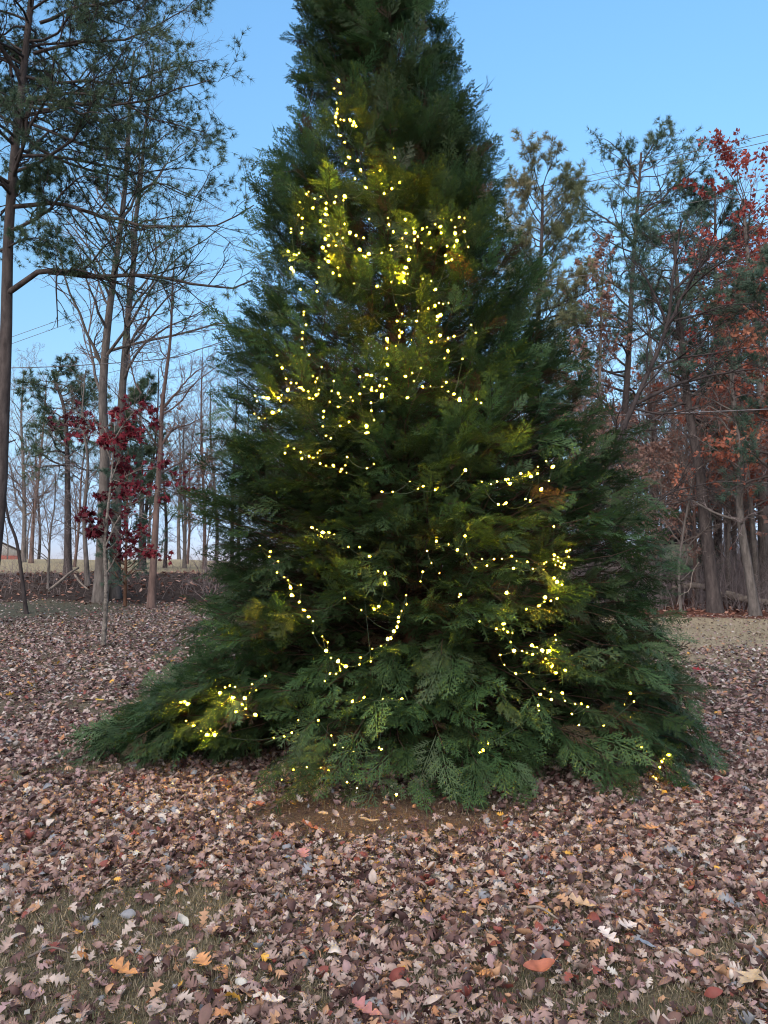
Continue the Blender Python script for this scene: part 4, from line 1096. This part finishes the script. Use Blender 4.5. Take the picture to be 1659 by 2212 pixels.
# ------------------------------------------------------------------ single leaves and sticks that stand out
def ground_at(px, py):
    Y = 4.0
    for _ in range(30):
        P = unproj(px, py, Y); zt_ = float(terrain(P[0], P[1])) + .03
        Y = Y + (P[2] - zt_) / max(.15, (CAM_H - zt_)) * Y * .8
    return unproj(px, py, Y)
M_one = {}
def one_leaf(label, px, py, kind, size, col, yaw, seed, curl=.3, fold=.25, lift=.02):
    if col not in M_one:
        M_one[col] = leafy('leaf_colour', [(0, tuple(c * .8 for c in col)), (1, col)], .15, .6, .3, noise=(35, .7, 1.25))
    tv, tf = leaf_template(kind, 13 if kind == 'white' else 9 if kind != 'oval' else 9, curl, fold, .2, seed)
    g = ground_at(px, py)
    o = make_mesh('fallen_leaf', tv * size, [tf], M_one[col], tint=np.full(len(tv), .8))
    o.location = (g[0], g[1], g[2] + lift); o.rotation_euler = (R(rng.uniform(-12, 18)), R(rng.uniform(-14, 14)), R(yaw))
    tag(o, label, 'leaf', 'single leaves standing out on the litter')
OR, TN, RD, PK, BL, PW, YL = (.44, .23, .11), (.38, .28, .19), (.30, .11, .07), (.36, .17, .17), (.17, .21, .27), (.52, .48, .46), (.50, .36, .07)
one_leaf('bright orange-tan oak leaf lying flat in the litter at lower left', 265, 2108, 'white', .125, OR, 80, 31)
one_leaf('smaller orange oak leaf near the lower left, right of the brightest one', 440, 2090, 'white', .105, OR, 30, 32)
one_leaf('tan oak leaf with a hooked lobe on the grass at lower right', 1258, 1962, 'oak', .13, TN, 55, 33)
one_leaf('deep orange oak leaf in the shade of the tree, right of its base', 1404, 1798, 'white', .12, OR, 100, 34)
one_leaf('reddish oak leaf on the bare soil under the front boughs', 560, 1747, 'white', .14, RD, 20, 35)
one_leaf('orange-brown oak leaf spread on the bare soil in front of the tree', 675, 1797, 'oak', .16, RD, 85, 36)
one_leaf('large oval tan leaf tucked under the front boughs', 797, 1782, 'oval', .14, TN, 95, 37)
one_leaf('upright oval tan leaf at the edge of the bare soil', 697, 1770, 'oval', .11, TN, 10, 38, lift=.03)
one_leaf('blue-grey oval leaf among pale ones at the lower right', 1398, 2052, 'oval', .07, BL, 60, 39)
one_leaf('blue-grey leaf near the middle of the yard below the soil patch', 622, 1862, 'oval', .075, BL, 20, 40)
one_leaf('dusky pink oak leaf just below the bare soil patch', 655, 1855, 'white', .11, PK, 10, 41)
one_leaf('big pale maple-like leaf at the right border low down', 1620, 2125, 'maple', .12, (.36, .30, .22), 120, 42, .15, .15)
one_leaf('brown curled oak leaf with a serrated edge near the bottom', 1165, 2110, 'oval', .13, RD, 100, 43, .6, .5)
one_leaf('pinkish-red oak leaf cut by the bottom border', 790, 2196, 'white', .12, PK, 70, 44)
one_leaf('whitish oak leaf lying with fingers spread near the bottom right', 1315, 2035, 'white', .11, PW, 30, 45)
one_leaf('second whitish oak leaf, left of a blue-grey leaf', 1355, 2010, 'white', .10, PW, 110, 46)
one_leaf('bright yellow leaf at the far left by the tree skirt', 215, 1517, 'oval', .12, YL, 80, 47)
one_leaf('scarlet leaf lying left of the low bough tip', 320, 1527 - 0, 'oak', .14, (.45, .04, .03), 40, 48)
one_leaf('dark red leaf lying on the litter beside the right skirt', 1510, 1450, 'oak', .2, (.22, .02, .025), 40, 49)
one_leaf('pale grey leaf with a white midrib at lower centre', 590, 2175, 'white', .09, PW, 100, 50)
def stick(label, a_, b__, r):
    P = np.array([ground_at(*a_), ground_at(*b__)]); P = np.vstack([P[0], P.mean(0) + [0, .02, .02], P[1]]); b0 = P[0].copy()
    tb = Tubes(); tb.add(resample(P, 8)[None], np.linspace(r, r * .5, 8)[None], 6, cap=True); o = tb.build('stick', M_log, None, b0); o.location = b0
    tag(o, label, 'stick')
stick('pale broken stick lying in the grass at lower right', (1130, 1962), (1205, 1985), .008)
stick('short grey stick slanting below the right skirt', (1400, 1850), (1440, 1875), .007)
stick('thin twig lying near the bottom left corner', (60, 2068), (150, 2058), .006)
stick('dark twig standing half upright left of centre', (505, 1905), (512, 1860), .004)

# ------------------------------------------------------------------ buildings
def simple(name, col, rough=.7, bump=None):
    m_, nt_, b_ = new_mat(name)
    b_.inputs['Base Color'].default_value = (*col, 1); b_.inputs['Roughness'].default_value = rough
    tc_ = nt_.nodes.new('ShaderNodeTexCoord'); n_ = nt_.nodes.new('ShaderNodeTexNoise'); n_.inputs['Scale'].default_value = 3
    nt_.links.new(tc_.outputs['Object'], n_.inputs['Vector'])
    r_ = ramp(nt_, [(.3, tuple(c * .85 for c in col)), (.7, tuple(min(1, c * 1.1) for c in col))]); nt_.links.new(n_.outputs[0], r_.inputs[0]); nt_.links.new(r_.outputs[0], b_.inputs['Base Color'])
    if bump:
        w_ = nt_.nodes.new('ShaderNodeTexWave'); w_.bands_direction = 'Z'; w_.wave_profile = 'SAW'; w_.inputs['Scale'].default_value = bump
        nt_.links.new(tc_.outputs['Object'], w_.inputs['Vector']); bp_ = nt_.nodes.new('ShaderNodeBump'); bp_.inputs['Distance'].default_value = .03
        nt_.links.new(w_.outputs[0], bp_.inputs['Height']); nt_.links.new(bp_.outputs[0], b_.inputs['Normal'])
    return m_
def boxm(name, lo, hi, mat, parent):
    x0, y0, z0 = lo; x1, y1, z1 = hi
    V = [(x0, y0, z0), (x1, y0, z0), (x1, y1, z0), (x0, y1, z0), (x0, y0, z1), (x1, y0, z1), (x1, y1, z1), (x0, y1, z1)]
    return make_mesh(name, np.array(V), [np.array([[0, 3, 2, 1], [4, 5, 6, 7], [0, 1, 5, 4], [1, 2, 6, 5], [2, 3, 7, 6], [3, 0, 4, 7]])], mat, parent)
def prism(name, prof_, y0, y1, mat, parent):
    n = len(prof_); V = [(x, y0, z) for x, z in prof_] + [(x, y1, z) for x, z in prof_]
    sides_ = np.array([[i, (i + 1) % n, n + (i + 1) % n, n + i] for i in range(n)])
    return make_mesh(name, np.array(V), [sides_, np.array([list(range(n))[::-1]]), np.array([list(range(n, 2 * n))])], mat, parent)
M_siding = simple('white_siding', (.88, .88, .86), .6)
M_brick = simple('red_brick', (.36, .13, .10), .85)
M_roof = simple('roof_shingle', (.10, .09, .09), .9)
M_trim = simple('white_trim', (.8, .8, .78), .5)
M_glass = simple('window_glass', (.05, .06, .07), .1)
M_shed = simple('pale_green_paint', (.26, .30, .22), .7)
M_dark = simple('shed_roof_and_shade', (.03, .03, .035), .8)  # roof colour, also used for the painted shade in the opening
hy = 78.0
hx = float(unproj(43, 1200, hy)[0]); hz = float(unproj(43, 1191, hy)[2])
house = empty('house', (hx - 4.5, hy - 2.2, 1.95), 'white-sided house with a red brick base at the left edge beyond the hill', 'house')
house.rotation_euler = (0, 0, R(29))
e0 = hz - house.location[2]
prism('wall', [(-5, 1.55), (5, 1.55), (5, e0), (0, e0 + 2.3), (-5, e0)], 0, 12, M_siding, house)
boxm('brick_base', (-5.03, -.03, -.6), (5.03, 12.03, 1.55), M_brick, house)
prism('roof', [(-5.5, e0 - .2), (0, e0 + 2.33), (5.5, e0 - .2), (5.5, e0 - .05), (0, e0 + 2.5), (-5.5, e0 - .02)], -.25, 12.3, M_roof, house)
for xw in (-3, 1.8):
    f_ = boxm('window', (xw, -.06, 1.75), (xw + 1.1, -.004, 2.45), M_trim, house)
    boxm('pane', (xw + .08, -.08, 1.83), (xw + 1.02, -.062, 2.37), M_glass, f_)
sy = 30.5
sx = float(unproj(1474, 1180, sy)[0])
shed = empty('shed', (sx, sy, float(terrain(sx, sy))), 'small pale-green shed with a dark roof half hidden behind the evergreen tips', 'shed')
zt_ = float(unproj(1450, 1160, sy)[2]) - shed.location[2]
zr_ = float(unproj(1450, 1140, sy)[2]) - shed.location[2]
boxm('wall', (-.42, 0, zt_ - 1.15), (.62, 1.8, zt_ - .30), M_shed, shed)
for xp in (-.38, .58):
    boxm('post', (xp - .035, 0.02, zt_ - .30), (xp + .035, .10, zt_), M_shed, shed)
    for yp in (.04, 1.66): boxm('stilt', (xp - .05, yp, -.2), (xp + .05, yp + .1, zt_ - 1.15), M_log, shed)
prism('roof', [(-.8, zt_), (1.1, zt_), (.15, zr_ + .18)], -.3, 2.1, M_dark, shed)
boxm('opening_shade', (-.34, .25, zt_ - .295), (.54, 1.7, zt_ - .003), M_dark, shed)  # solid dark box under the roof, its colour standing in for interior shade

# ------------------------------------------------------------------ overhead wires
M_wire = simple('wire_grey', (.09, .09, .10), .5)
def wire(label, pts, Y0, Y1, r):
    P = up1(pts, Y0, Y1); q = resample(P, 60)[None]; b0 = q[0, 0].copy()
    tb = Tubes(); tb.add(q, np.full((1, 60), r), 5); o = tb.build('power_line', M_wire, None, b0); o.location = b0
    tag(o, label, 'power line', 'overhead wires')
wire('uppermost of the two parallel wires crossing the sky at upper right', [(1800, 257), (1659, 290), (1370, 357), (1085, 422), (830, 485), (537, 563), (300, 632), (-150, 790)], 24, 40, .013)
wire('lower of the two parallel wires crossing the sky at upper right', [(1800, 273), (1659, 306), (1370, 371), (1085, 435), (830, 498), (537, 576), (300, 646), (-150, 805)], 24.3, 40.3, .013)
wire('wire passing just over the red oak, below the parallel pair', [(1800, 378), (1659, 407), (1358, 463), (1097, 510), (830, 570), (537, 650)], 24, 38, .011)
wire('faint wire crossing the middle of the right-hand pines', [(1800, 552), (1659, 563), (1300, 590), (1000, 640), (700, 700), (438, 752), (361, 774), (155, 823), (0, 844), (-150, 850)], 24, 34, .011)
wire('thick black cable crossing the right-hand trunks low down', [(1800, 879), (1659, 884), (1368, 896), (1150, 900), (900, 880)], 22, 24, .02)
wire('dark cable running left from the evergreen to the far left trunk', [(640, 690), (540, 718), (438, 752), (361, 774), (155, 790), (0, 795), (-150, 796)], 24, 24, .016)
wire('lowest thin wire on the left, above the white house', [(560, 960), (361, 990), (155, 1003), (0, 1008), (-150, 1010)], 30, 30, .009)
